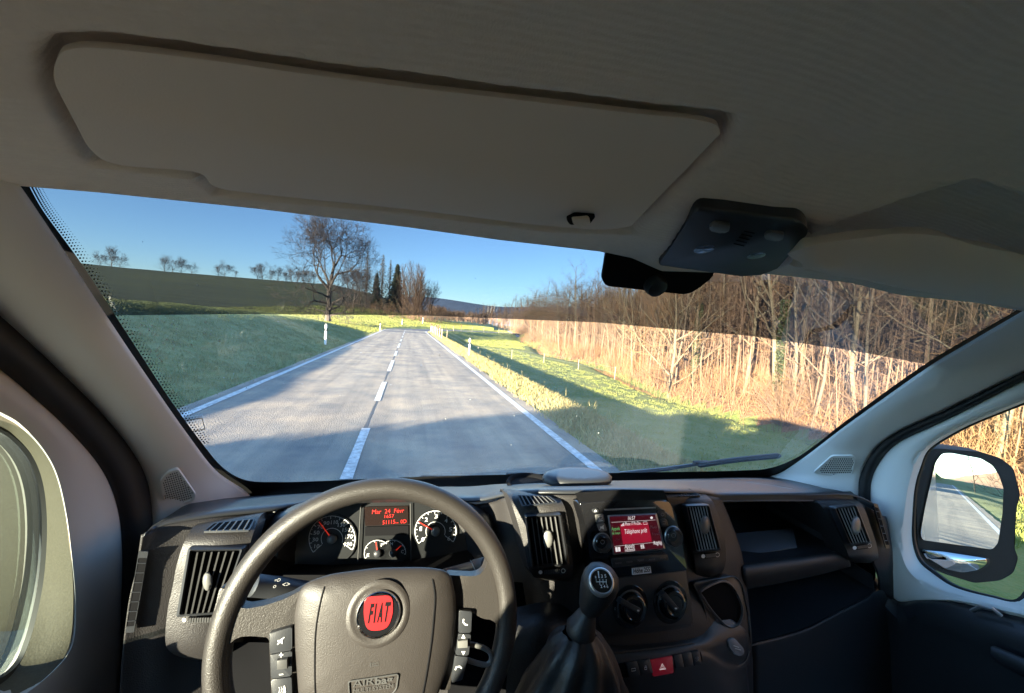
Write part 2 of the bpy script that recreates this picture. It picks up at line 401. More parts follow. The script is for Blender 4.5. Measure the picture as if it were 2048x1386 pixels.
# ---- grass
def blades(name, label, pts, hmin, hmax, w, m_, bend=.5):
    bm = B(); keep(bm)
    for x, y, z in pts:
        h = rnd.uniform(hmin, hmax); a = rnd.uniform(0, 6.28); lx, ly = math.cos(a)*h*bend*rnd.random(), math.sin(a)*h*bend*rnd.random()
        b = a+1.57; wx, wy = math.cos(b)*w/2, math.sin(b)*w/2
        v = [bm.verts.new(p) for p in ((x-wx, y-wy, z-.02), (x+wx, y+wy, z-.02), (x+wx*.6+lx*.4, y+wy*.6+ly*.4, z+h*.6), (x+lx, y+ly, z+h), (x-wx*.6+lx*.4, y-wy*.6+ly*.4, z+h*.6))]
        bm.faces.new(v)
    return tag(obj(name, bm, m_, smooth=0), label, 'grass', kind='stuff')
def clumpy(n, fs, fd, spread, per):
    out = []
    for _ in range(n//per):
        s, d = fs(), fd(); c = road_pt(s, d)
        for _ in range(per):
            x, y = c.x+rnd.gauss(0, spread), c.y+rnd.gauss(0, spread)
            if abs(road_sd(x, y)[0]) > 3.5: out.append((x, y, hgt(x, y)-.02))
    return out
near = lambda a, b: (lambda: a+(b-a)*rnd.random()**1.9)
blades('dry_grass', 'strip of straw coloured dry grass along the right edge of the road', clumpy(46000, near(3, 75), lambda: 3.6+1.7*rnd.random()**.8, .09, 12), .05, .20, .012, M['dry_blade'], .8)
blades('grass', 'short green grass on the shaded bank beside the left road edge', clumpy(60000, near(3.5, 50), lambda: -(3.65+9*rnd.random()**1.1), .11, 10), .04, .12, .016, M['blade'], .9)
blades('meadow_grass', 'yellow green meadow grass between the road and the creek', clumpy(45000, near(5, 70), lambda: 5+13*rnd.random(), .12, 10), .03, .10, .018, M['lit_blade'], .9)
blades('meadow_grass', 'sunlit yellow grass beyond the shaded bank, around the great bare tree', clumpy(60000, lambda: 52+75*rnd.random(), lambda: -(4+34*rnd.random()), .5, 6), .08, .2, .07, M['lit_blade'], .7)
blades('meadow_grass', 'sunlit yellow grass inside the road bend', clumpy(20000, lambda: 66+70*rnd.random(), lambda: 4.5+16*rnd.random(), .4, 6), .06, .16, .05, M['lit_blade'], .7)
st = []
for x, y in [(5.0+.22*k+rnd.uniform(-.1,.1), 9.3+rnd.uniform(-1.5,1.5)) for k in range(5)]+[(5+rnd.random()*2.2, 8+rnd.random()*22) for _ in range(60)]: st.append((x, y, hgt(x, y)))
blades('dry_weeds', 'thin dry seed stalks standing in the verge beside the road', [s for s in st for _ in range(3)], .3, .55, .012, M['dry_blade'], .3)

# ---- trees
def grow(seed, H_, r0, lean=0, first=.25, limbs=9, depth=3, spread=.9, up=.35, lr=.45, nsub=5, crook=.25, taper=.75, twl=.3, hook=0):
    """bare tree: returns (trunk bmesh, twig bmesh)"""
    R_ = random.Random(seed); T, Tw = B(), B()
    def branch(p, d, L, r, lev, bmx):
        n = 5 if lev == 0 else (4 if lev == 1 else 3); path = [p.copy()]; rs = [r]; q = p.copy(); dd = d.copy()
        for i in range(n):
            dd = (dd+Vector((R_.gauss(0, crook), R_.gauss(0, crook), R_.gauss(0, crook*.6)))*(.35 if lev == 0 else 1)+Vector((0,0,up*.22*(lev > 0)))).normalized()
            q = q+dd*L/n; path.append(q.copy()); rs.append(max(r*(1-taper*(i+1)/n), .004))
        tgt = T if lev <= 1 else Tw
        add_tube(tgt, path, rs, sides=7 if lev == 0 else (5 if lev == 1 else 3), cap=False)
        if lev >= depth: return
        k = limbs if lev == 0 else nsub
        for j in range(k):
            t = first+(1-first)*(j+R_.random()*.8)/k if lev == 0 else .2+.8*(j+R_.random())/k
            i = min(int(t*n), n-1); u = t*n-i; a = path[i].lerp(path[i+1], min(u, 1)); rr = lerp(rs[i], rs[i+1], min(u, 1))
            ax = (path[i+1]-path[i]).normalized(); _, e1, e2 = frame_axes(ax); an = j*2.4+R_.uniform(-.6, .6)
            side = e1*math.cos(an)+e2*math.sin(an); nd = (ax*(1-spread*.75)+side*spread).normalized()
            ll = L*lr*(1.15-.75*t if lev == 0 else (1-.45*t))*R_.uniform(.75, 1.2)
            branch(a, nd, ll, min(rr*.62, r*.45), lev+1, bmx)
    branch(Vector((0,0,-.3)), Vector((lean, 0, 1)).normalized(), H_, r0, 0, T)
    return T, Tw
def fork(seed, H_, r0, bare=.3, levels=8, k=(2, 3), ang=.62, fac=.76, up=.12, crook=.16, low=4, lean=0, leaders=3, shoots=2, tipr=.007):
    """bare broad-leaved tree: a short trunk that forks again and again; returns (trunk bmesh, twig bmesh)"""
    R_ = random.Random(seed); T, Tw = B(), B()
    def limb(p, d, L, r, lev):
        n = 3 if lev < 5 else 2; path = [p.copy()]; rs = [r]; q = p.copy(); dd = d.copy()
        for i in range(n):
            dd = (dd+Vector((R_.gauss(0, crook), R_.gauss(0, crook), R_.gauss(0, crook*.7)+up*.5))).normalized(); q = q+dd*L/n; path.append(q.copy()); rs.append(max(r*(1-.32*(i+1)/n), tipr))
        add_tube(T if lev < 4 else Tw, path, rs, sides=(8, 7, 6, 5, 4)[min(lev, 4)] if lev < 5 else 3, cap=False)
        if lev >= levels: return
        for j in range(R_.choice(k)+(1 if lev == 2 else 0)):
            _, e1, e2 = frame_axes(dd); an = R_.uniform(0, 6.28); a = ang*R_.uniform(.55, 1.35)
            nd = (dd*math.cos(a)+(e1*math.cos(an)+e2*math.sin(an))*math.sin(a)+Vector((0,0,up))).normalized()
            limb(q, nd, L*fac*R_.uniform(.8, 1.2), rs[-1]*(.82 if j == 0 else .62), lev+1)
        if lev >= 2:
            for j in range(shoots):
                i = R_.randrange(1, len(path)); _, e1, e2 = frame_axes(dd); an = R_.uniform(0, 6.28)
                nd = (dd*.5+(e1*math.cos(an)+e2*math.sin(an))).normalized(); limb(path[i], nd, L*.45, rs[i]*.35, max(lev+2, levels-2))
    p = Vector((0,0,-.3)); top = H_*bare; path = [p]; d = Vector((lean,0,1)).normalized()
    for i in range(5): p = p+d*(top+.3)/5+Vector((R_.gauss(0,.04),R_.gauss(0,.04),0))*H_*.08; path.append(p)
    add_tube(T, path, [r0*1.5, r0*1.05, r0, r0*.95, r0*.9, r0*.85], sides=9, cap=False)
    L0 = H_*(1-bare)/sum(fac**i for i in range(levels))*1.25
    for j in range(leaders):
        a = j*2.1+R_.uniform(-.4,.4); t = .75 if j else .15; limb(path[-1], Vector((math.cos(a)*t, math.sin(a)*t, 1)).normalized(), L0*(1.15 if j == 0 else 1), r0*(.75 if j == 0 else .55), 1)
    for j in range(low):
        a = j*2.4+R_.uniform(-.6,.6); i = 1+int((j+1)/(low+1)*4); limb(path[i], Vector((math.cos(a), math.sin(a), .3)).normalized(), L0*1.0, r0*.34, 3)
    return T, Tw
def fork_proto(seed, mt, mw, **k):
    T, Tw = fork(seed, **k); me = []
    for bm, mm in ((T, mt), (Tw, mw)):
        q = bpy.data.meshes.new('tree'); bm.to_mesh(q); bm.free(); q.materials.append(mm); q.shade_smooth(); me.append(q)
    return me
def tree_proto(seed, mt, mw, **k):
    T, Tw = grow(seed, **k); me = []
    for bm, mm in ((T, mt), (Tw, mw)):
        q = bpy.data.meshes.new('tree'); bm.to_mesh(q); bm.free(); q.materials.append(mm); q.shade_smooth(); me.append(q)
    return me
def put_tree(name, me, x, y, rot, sc, label, cat='tree', group=None, names=('trunk', 'crown'), z=None, sz=None, kids=None):
    r = empty(name, (x, y, (hgt(x, y) if z is None else z))); r.rotation_euler = (0, 0, rot); r.scale = (sc, sc, sz or sc); tag(r, label, cat, group)
    for nm, q in zip(names, me):
        o = bpy.data.objects.new(nm, q); C.objects.link(o); o.parent = r
    return r
wood = [tree_proto(11+i, M['bark_pale'] if i % 3 else M['bark'], M['twig'] if i % 2 else M['twig_gold'], H_=12+i % 3*1.3, r0=.075+.022*(i % 3), first=.2, limbs=17, depth=3, spread=.66, up=.6, lr=.36, nsub=8, crook=.2, lean=(.04, -.06, .1, 0, -.03, .07)[i]) for i in range(6)]
bushp = []
for i in range(4):
    T, Tw = B(), B(); R_ = random.Random(90+i)
    for k in range(26):
        a = R_.uniform(0, 6.28); t = R_.uniform(.15, 1.0); d = Vector((math.cos(a)*t, math.sin(a)*t, 1.1)).normalized(); p = Vector((math.cos(a)*.25, math.sin(a)*.25, -.1)); L = R_.uniform(1.4, 2.9); path = [p]
        for j in range(4): d = (d+Vector((R_.gauss(0,.15), R_.gauss(0,.15), -.02))).normalized(); path.append(path[-1]+d*L/4)
        add_tube(T, path, [.022,.018,.012,.008,.005], sides=3, cap=False)
        for j in range(14):
            q = path[1+j % 4].lerp(path[min(2+j % 4, 4)], R_.random()); dd = (d+Vector((R_.gauss(0,.6), R_.gauss(0,.6), R_.gauss(0,.4)))).normalized(); l = R_.uniform(.25,.7)
            add_tube(Tw, [q, q+dd*l*.5+Vector((0,0,.03)), q+dd*l], [.007,.005,.003], sides=3, cap=False)
    me = []
    for bm, mm in ((T, M['twig']), (Tw, (M['twig_gold'], M['twig'])[i % 2])):
        q = bpy.data.meshes.new('bush'); bm.to_mesh(q); bm.free(); q.materials.append(mm); me.append(q)
    bushp.append(me)
nth = 'first second third fourth fifth sixth seventh eighth ninth tenth eleventh twelfth thirteenth fourteenth fifteenth sixteenth seventeenth eighteenth nineteenth twentieth twenty-first twenty-second'.split()
cnt = 0; spots = []
def far_enough(x, y, dm): return all((x-a)**2+(y-b)**2 > dm*dm for a, b in spots)
def wood_tree(x, y, tall=1.):
    global cnt
    i = rnd.randrange(6); sc = rnd.uniform(.85, 1.2)*tall; spots.append((x, y)); cnt += 1
    put_tree('bare_tree', wood[i], x, y, rnd.uniform(0, 6.28), sc, 'slender bare deciduous tree in the brown wood beyond the creek', 'tree', 'bare trees of the wood beyond the creek', sz=sc*interp(y, [(20,1),(34,.88),(60,.82),(110,.84)]))
rnd.seed(21); tries = 0
while cnt < 95 and tries < 4000:                   # the edge of the wood
    tries += 1; y = 8+95*rnd.random()**1.3; x = forest_edge(y)+1.2+rnd.random()**1.3*9
    if far_enough(x, y, 1.25): wood_tree(x, y, 1.0)
while cnt < 235 and tries < 12000:
    tries += 1; az = math.radians(rnd.uniform(9, 76)); r = rnd.uniform(24, 170); x, y = r*math.sin(az), r*math.cos(az)
    if x > forest_edge(y)+5 and far_enough(x, y, 2.4): wood_tree(x, y, 1.05)
# the far part of the wood, one mass
bm1 = B()
for _ in range(900):
    az = math.radians(rnd.uniform(6, 30)); r = rnd.uniform(120, 330); x, y = r*math.sin(az), r*math.cos(az)
    if x < forest_edge(y)+4: continue
    z = hgt(x, y); hh = rnd.uniform(8, 14); R_ = rnd
    add_tube(bm1, [(x, y, z-.5), (x+R_.gauss(0,.3), y, z+hh*.6), (x+R_.gauss(0,.5), y, z+hh)], [.16,.1,.03], sides=3, cap=False)
    for k in range(16):
        t = R_.uniform(.25, .95); a = R_.uniform(0, 6.28); l = hh*.24*(1.2-t); p = Vector((x, y, z+hh*t))
        add_tube(bm1, [p, p+Vector((math.cos(a)*l, math.sin(a)*l, l*.9))], [.06,.02], sides=3, cap=False)
for _ in range(1500):                               # the crowded depth of the near hillside
    az = math.radians(rnd.uniform(24, 80)); r = rnd.uniform(34, 95); x, y = r*math.sin(az), r*math.cos(az)
    if x < forest_edge(y)+6: continue
    z = hgt(x, y); hh = rnd.uniform(8, 14)*interp(y, [(25,1),(45,.84),(90,.80)]); R_ = rnd
    add_tube(bm1, [(x, y, z-.5), (x+R_.gauss(0,.3), y, z+hh*.6), (x+R_.gauss(0,.5), y, z+hh)], [.11,.08,.02], sides=3, cap=False)
    for k in range(22):
        t = R_.uniform(.15, .95); a = R_.uniform(0, 6.28); l = hh*.22*(1.2-t); p = Vector((x, y, z+hh*t)); d_ = Vector((math.cos(a)*l, math.sin(a)*l, l*.9))
        add_tube(bm1, [p, p+d_], [.03,.008], sides=3, cap=False)
        for q in range(2): add_tube(bm1, [p+d_*(.4+.4*q), p+d_*(.4+.4*q)+Vector((R_.gauss(0,.5), R_.gauss(0,.5), .4))], [.014,.006], sides=3, cap=False)
for _ in range(420):                                # low trees closing the valley
    az = math.radians(rnd.uniform(2.6, 11)); r = rnd.uniform(165, 290); x, y = r*math.sin(az), r*math.cos(az); z = hgt(x, y); hh = rnd.uniform(2.5, 5.5); R_ = rnd
    add_tube(bm1, [(x, y, z-.5), (x, y, z+hh*.6), (x+R_.gauss(0,.5), y, z+hh)], [.16,.12,.04], sides=3, cap=False)
    for k in range(18):
        t = R_.uniform(.05, .95); a = R_.uniform(0, 6.28); l = hh*.3*(1.3-t); p = Vector((x, y, z+hh*t)); add_tube(bm1, [p, p+Vector((math.cos(a)*l, math.sin(a)*l, l*.9))], [.08,.03], sides=3, cap=False)
for _ in range(1500):                               # thin young stems
    y = 7+120*rnd.random()**1.3; x = forest_edge(y)+1+14*rnd.random(); z = hgt(x, y); hh = rnd.uniform(3, 9); R_ = rnd; lx, ly = R_.gauss(0,.5), R_.gauss(0,.5)
    P_ = [Vector((x, y, z-.2)), Vector((x+lx*.4, y+ly*.4, z+hh*.5)), Vector((x+lx, y+ly, z+hh))]; add_tube(bm1, P_, [.035,.022,.008], sides=3, cap=False)
    for k in range(12):
        t = R_.uniform(.15, .95); p = P_[0].lerp(P_[2], t); e = Vector((R_.gauss(0,.6), R_.gauss(0,.6), R_.uniform(.1,.8))); add_tube(bm1, [p, p+e*.6, p+e], [.011,.008,.004], sides=3, cap=False)
tag(obj('far_wood', bm1, M['twig'], smooth=0), 'mass of brown leafless wood filling the hillside behind the nearer trees', 'wood', kind='stuff')
bm1 = B()
for _ in range(6500):                               # brush on the wood's floor
    y = 6+110*rnd.random()**1.5; x = forest_edge(y)+.2+abs(rnd.gauss(0, 6)); z = hgt(x, y); a = rnd.uniform(0, 6.28); h = rnd.uniform(.5, 1.9)
    p = Vector((x, y, z)); d = Vector((math.cos(a)*.35, math.sin(a)*.35, 1))
    add_tube(bm1, [p, p+d*h*.55, p+d*h+Vector((rnd.gauss(0,.2), rnd.gauss(0,.2), 0))], [.012,.009,.004], sides=3, cap=False)
    for k in range(3):
        q = p+d*h*rnd.uniform(.35,.95); e = Vector((rnd.gauss(0,.4), rnd.gauss(0,.4), rnd.uniform(.1,.5))); add_tube(bm1, [q, q+e*.8], [.007,.003], sides=3, cap=False)
tag(obj('undergrowth', bm1, M['twig_gold'], smooth=0), 'tangle of golden dry brush on the floor of the wood', 'undergrowth', kind='stuff')
bn = 0
for _ in range(400):
    if bn >= 46: break
    y = 10+95*rnd.random()**1.2; x = forest_edge(y)+.9+rnd.random()*2.2
    if not far_enough(x, y, .8): continue
    put_tree('bush', bushp[rnd.randrange(4)], x, y, rnd.uniform(0,6.28), rnd.uniform(.6,1.15), 'golden leafless bush at the foot of the wood by the creek', 'bush', 'leafless bushes along the creek', ('stem', 'crown')); bn += 1
# two trunks wrapped in ivy
ivyl = ['bare tree wrapped in green ivy standing inside the wood, the slimmer of two', 'ivy-clad stem thick with green leaves, nearer the road bend than the other']
for q, (px, py, X_) in enumerate([(1385, 775, 21.5), (1550, 815, 20.5)]):
    v = ray(px, py); t = X_/v.x; x, y = X_, v.y*t; z = hgt(x, y)
    rt = empty('ivy_tree', (x, y, z)); tag(rt, ivyl[q], 'tree')
    T, Tw = grow(300+q, H_=13, r0=.13, first=.3, limbs=12, spread=.6, up=.7, lr=.32, nsub=5, crook=.14)
    obj('trunk', T, M['bark_pale'], rt, local=True); obj('crown', Tw, M['twig'], rt, local=True)
    bm = B(); keep(bm)
    for _ in range(2600):
        t = rnd.random(); a = rnd.uniform(0, 6.28); rr = .16+.16*rnd.random()*(1-.5*t); c = Vector((math.cos(a)*rr, math.sin(a)*rr, .2+t*6)); n_ = Vector((rnd.gauss(0,1), rnd.gauss(0,1), rnd.gauss(0,1))).normalized(); _, u, v2 = frame_axes(n_); s = .05
        bm.faces.new([bm.verts.new(c+u*s), bm.verts.new(c+v2*s), bm.verts.new(c-u*s), bm.verts.new(c-v2*s)])
    obj('ivy', bm, M['ivy'], rt, smooth=0, local=True)
# many-stemmed tree leaning out over the field in front of the wood
ms = tree_proto(402, M['bark_pale'], M['twig_gold'], H_=8.5, r0=.16, first=.04, limbs=13, depth=3, spread=.62, up=.55, lr=.72, nsub=6, crook=.18)
v = PZ(1335, 768, hgt(18.4, 26)); put_tree('spreading_tree', ms, 18.9, 25.0, .4, 1.0, 'pale many-stemmed tree fanning out over the field at the edge of the wood', 'tree')
# the great bare tree by the road
T, Tw = fork(77, 15.5, .52, bare=.30, levels=8, ang=.62, fac=.82, up=.05, crook=.22, low=8, leaders=4, shoots=1, tipr=.014)
rt = empty('walnut_tree', (-12.2, 66, hgt(-12.2, 66))); tag(rt, 'great bare crooked tree standing alone by the road bend', 'tree'); rt.scale = (.76, .76, 1.03)
obj('trunk', T, M['bark_dark'], rt, local=True); obj('crown', Tw, M['twig_dark'], rt, local=True)
# group of conifers and leafless trees where the road bends
def conifer(seed, H_, w, dens, sparse=False):
    R_ = random.Random(seed); T, N_ = B(), B(); keep(N_)
    add_tube(T, [(0,0,-.4), (0,0,H_*.5), (0,0,H_)], [.22*H_/15,.13*H_/15,.02], sides=6, cap=False)
    nb = int(H_*(9 if sparse else 16))
    for k in range(nb):
        t = (k+R_.random())/nb; z = H_*(.12+.87*t); a = k*2.4+R_.uniform(-.5,.5); L = w*(1-t)**.75*R_.uniform(.65,1.1)+.15
        e = Vector((math.cos(a), math.sin(a), 0)); p = Vector((0,0,z)); q = p+e*L+Vector((0,0,-L*.28))
        add_tube(T, [p, q], [.035,.01], sides=3, cap=False)
        for j in range(int(dens*L*(.5 if sparse else 1))+1):
            u = R_.random()**.7; c = p.lerp(q, u)+Vector((R_.gauss(0,.14), R_.gauss(0,.14), -R_.random()*.28)); s = R_.uniform(.10,.22); b_ = Vector((R_.gauss(0,1), R_.gauss(0,1), R_.gauss(0,.5))).normalized(); _, u1, u2 = frame_axes(b_)
            N_.faces.new([N_.verts.new(c+u1*s), N_.verts.new(c+u2*s*.5), N_.verts.new(c-u1*s), N_.verts.new(c-u2*s*.5)])
    return T, N_
def at_az(az, r): a = math.radians(az); return r*math.sin(a), r*math.cos(a)
M['larch'] = mat('larch_twigs', (.15,.12,.075), .9)
for (az, r, H_, w, dens, sp, lb) in [(-1.95, 128, 15.5, 3.1, 60, False, 'dense dark green spruce, tallest of the group past the bend'), (-4.6, 126, 11.5, 1.7, 50, False, 'small narrow dark spruce between the two thin larches'), (-5.9, 130, 17.3, 2.3, 16, True, 'thin bare larch on the left edge of the group past the bend'), (-3.9, 131, 17.6, 2.4, 18, True, 'tall thin larch with drooping twigs just left of the dark spruce'), (-2.9, 134, 16.6, 2.0, 16, True, 'thin larch half hidden directly behind the dark spruce')]:
    x, y = at_az(az, r); T, N_ = conifer(int(r*7+az*10), H_, w, dens, sp)
    rt = empty('larch' if sp else 'spruce', (x, y, hgt(x, y)-.3)); tag(rt, lb, 'larch' if sp else 'spruce')
    obj('trunk', T, M['bark_dark'], rt, local=True); obj('crown', N_, M['larch'] if sp else M['needles'], rt, smooth=0, local=True)
brush = tree_proto(501, M['twig'], M['twig'], H_=10, r0=.2, first=.03, limbs=40, depth=3, spread=.55, up=.8, lr=.40, nsub=11, crook=.12)
small = fork_proto(502, M['bark_dark'], M['twig_dark'], H_=8.5, r0=.2, bare=.18, levels=7, up=.12, fac=.82, tipr=.014)
small2 = fork_proto(503, M['bark'], M['twig_dark'], H_=8, r0=.18, bare=.12, levels=6, up=.2, ang=.55, fac=.84, low=5, tipr=.014)
for k, (az, r, sc, sz) in enumerate([(-.2, 122, 1.15, 1.5), (.45, 118, 1.1, 1.45), (1.1, 121, 1.15, 1.45), (1.6, 117, 1.0, 1.3), (-.9,125,1.0,1.4)]):
    x, y = at_az(az, r); put_tree('poplar', brush, x, y, k*1.3, sc, ('second of the dense brown leafless trees right of the dark spruce', 'third of the dense brown leafless trees right of the dark spruce', 'fourth of the dense brown leafless trees right of the dark spruce', 'rightmost and lowest of the dense brown leafless trees past the bend', 'dense brown leafless tree directly right of the dark spruce')[k], 'tree', 'dense brown trees beside the spruce', sz=sz)
x, y = at_az(2.9, 124); put_tree('bare_tree', small2, x, y, 0, 1.05, 'pale thin bare tree at the right end of the group past the bend', 'tree')
x, y = at_az(-7.4, 122); put_tree('bare_tree', small, x, y, 1, 1.15, 'rounded bare tree standing between the great tree and the larches', 'tree')
x, y = at_az(-6.6, 132); put_tree('bare_tree', small2, x, y, 2, 1.1, 'bare tree close behind the rounded one, left of the larches', 'tree')
for k, (az, r, sc) in enumerate([(-7.8,108,1.1),(-6.2,112,1.0),(-5,110,1.2),(-3.8,108,1.2),(-2.4,107,1.1),(-1,109,1.3),(.4,108,1.3),(1.7,108,1.3),(2.6,112,1.2),(3.4,118,1.2),(4.2,125,1.1),(5,140,1.2),(-3,116,1.4),(0,114,1.5),(3,128,1.3),(5.6,150,1.3),(6.4,160,1.4),(4.4,150,1.4)]):
    x, y = at_az(az, r); put_tree('bush', bushp[k % 4], x, y, k, sc*1.15, nth[k]+' low brown bush from the left at the foot of the trees past the bend', 'bush', 'bushes past the bend', ('stem', 'crown'))
# trees along the skyline of the left hill
for k, (az, r, sc) in enumerate([(-34.3,215,.55),(-31.7,225,.7),(-30.9,222,.95),(-30.3,228,.8),(-26.9,226,.85),(-26.2,224,1.0),(-25.5,228,.95),(-24.6,224,.55),(-22.2,228,.75),(-21.6,226,.85),(-20.6,226,.55),(-18.4,232,.95),(-17.9,230,1.0),(-17,230,.9),(-16.3,232,.95),(-15.4,234,.9),(-14.8,230,.95),(-14.1,230,.8),(-13.5,232,.95),(-12.9,232,1.0),(-12.3,234,.9)]):
    x, y = at_az(az, r); put_tree('ridge_tree', (small2, small)[k % 2], x, y, k*1.7, sc*(.55+.2*((k*7) % 5)/4), nth[k]+' small bare tree from the left on the skyline of the dark hill', 'tree', 'bare trees along the skyline of the hill')

# ---- delineator posts
def delineator(x, y, label, sc=1., z=None):
    rt = empty('roadside_post', (x, y, hgt(x, y) if z is None else z)); tag(rt, label, 'roadside post')
    bm = B(); add_loft(bm, [[Vector((math.cos(a)*.065*w*sc, math.sin(a)*.05*w*sc, h*sc)) for a in [i*math.pi/6 for i in range(12)]] for w, h in ((1,-.3),(1,.86),(.96,1.0),(.8,1.08),(.35,1.12))], closed=True, cap=True)
    obj('post', bm, M['white_post'], rt, local=True)
    bm = B(); add_loft(bm, [[Vector((math.cos(a)*.069*sc, math.sin(a)*.054*sc, h*sc)) for a in [i*math.pi/6 for i in range(12)]] for h in (.72,.88)], closed=True, cap=True)
    obj('band', bm, M['black_rubber'], rt, local=True)
    bm = B(); add_box(bm, (0, -.058*sc, .8*sc), .05*sc, .008, .11*sc); obj('reflector', bm, M['wire'], rt, local=True)
    return rt
delineator(-5.1, 27.2, 'white roadside post with a black band on the shaded grass, left of the road', 1.15)
delineator(3.72, 24.4, 'white roadside post leaning over dry grass on the right verge', .95)
delineator(-3.9, 58, 'small white post at the left edge of the road before the bend')
delineator(-1.5, 88.5, 'white post in the sunlit grass straight ahead where the road bends')
delineator(3.2, 100, 'thin white post on the grass beyond the bend, farthest ahead', 1.3)
for k, (s, d) in enumerate([(45.5,4.2),(49,4.2),(52.5,4.2),(56,4.2),(60,4.2),(63.5,4.2),(67,4.1),(70.5,4.0),(74,3.9),(78,3.9),(82,3.9),(86,3.9),(90,3.9),(94,3.9),(99,3.9),(104,3.9),(110,3.9),(115,3.9)]):
    p = road_pt(s, d); red = k in (2, 7, 13); rt = empty('guard_post', (p.x, p.y, hgt(p.x, p.y)))
    tag(rt, nth[k]+(' red-topped post' if red else ' pale wooden post')+' inside the road bend, counted from the nearest', 'post', 'posts with red tops along the bend' if red else 'pale posts along the bend')
    bm = B(); add_tube(bm, [(0,0,-.3),(0,0,1.15)], .06, sides=8); obj('post', bm, M['pale_wood'], rt, local=True)
    if red: bm = B(); add_tube(bm, [(0,0,.98),(0,0,1.5)], .068, sides=8); obj('red_cap', bm, M['red_paint'], rt, local=True)
# wire fence across the meadow
fp = [(4.4, 47), (7.8, 44.5), (11.5, 43.2), (14.8, 41.5), (17.2, 37.5), (17.2, 30)]
rt = empty('wire_fence', (fp[0][0], fp[0][1], hgt(*fp[0]))); tag(rt, 'thin wire fence on slim posts crossing the meadow to the creek', 'fence')
for x, y in fp: bm = B(); add_tube(bm, [(x, y, hgt(x, y)-.3), (x, y, hgt(x, y)+1.05)], .03, sides=6); obj('post', bm, M['pale_wood'], rt)
for hh in (.55, .98):
    bm = B(); add_tube(bm, [Vector((x, y, hgt(x, y)+hh)) for x, y in fp], .0045, sides=4); obj('wire', bm, M['wire'], rt)

# ---- behind the van: what the door mirror shows, and an unseen evergreen screen added to shade the road
M['render_wall'] = mat('plaster', (.62,.55,.45), .9, var=(1, .5, (.5,.45,.38))); M['roof_tile'] = mat('roof_tile', (.16,.075,.05), .8, bump=('wave', 4, .6, .05))
M['timber'] = mat('dark_timber', (.10,.06,.04), .8, bump=('wave', 6, .6, .03), var=(3,.6,(.15,.1,.06))); M['pane_dark'] = mat('window_pane', (.02,.025,.03), .1)
M['car_paint'] = mat('car_paint', (.02,.022,.03), .25, coat=.8); M['tarmac'] = M['asphalt_dark']
def house(name, cx, cy, w, l, hw, hr, rot, wallm, label, cat='house', base=None):
    z = (min(hgt(cx+a, cy+b) for a in (-w/2, w/2) for b in (-l/2, l/2))-.3) if base is None else base
    rt = empty(name, (cx, cy, z)); rt.rotation_euler = (0,0,rot); tag(rt, label, cat)
    bm = B(); vs = [(-w/2,0),(w/2,0),(w/2,hw),(0,hw+hr),(-w/2,hw)]
    add_loft(bm, [[Vector((x, y, zz)) for x, zz in vs] for y in (-l/2, l/2)], closed=True, cap=True); obj('wall', bm, wallm, rt, smooth=0, local=True)
    bm = B()
    for s in (-1, 1):
        n = Vector((s*hr, 0, w/2)).normalized(); e = Vector((s*.5, 0, -.5*hr/(w/2)))
        a, b = Vector((0,0,hw+hr)), Vector((s*w/2,0,hw))+e; y = Vector((0,l/2+.5,0)); add_poly(bm, [p+n*.2 for p in (a-y, b-y, b+y, a+y)], n, .16)
    obj('roof', bm, M['roof_tile'], rt, smooth=0, local=True)
    for y in (-l*.28, 0, l*.28):
        for s in (-1, 1):
            bm = B(); add_box(bm, (s*(w/2+.03), y, hw*.6), .06, 1.0, 1.2); wo = obj('window', bm, M['timber'] if wallm is not M['timber'] else M['white_post'], rt, smooth=0, local=True)
            bm = B(); add_box(bm, (s*(w/2+.055), y, hw*.6), .03, .8, 1.0); obj('pane', bm, M['pane_dark'], wo, smooth=0, local=True)
    bm = B(); add_box(bm, (w*.2, l/2+.04, 1.05), 1.0, .08, 2.1); obj('door', bm, M['timber'], rt, smooth=0, local=True)
    return rt
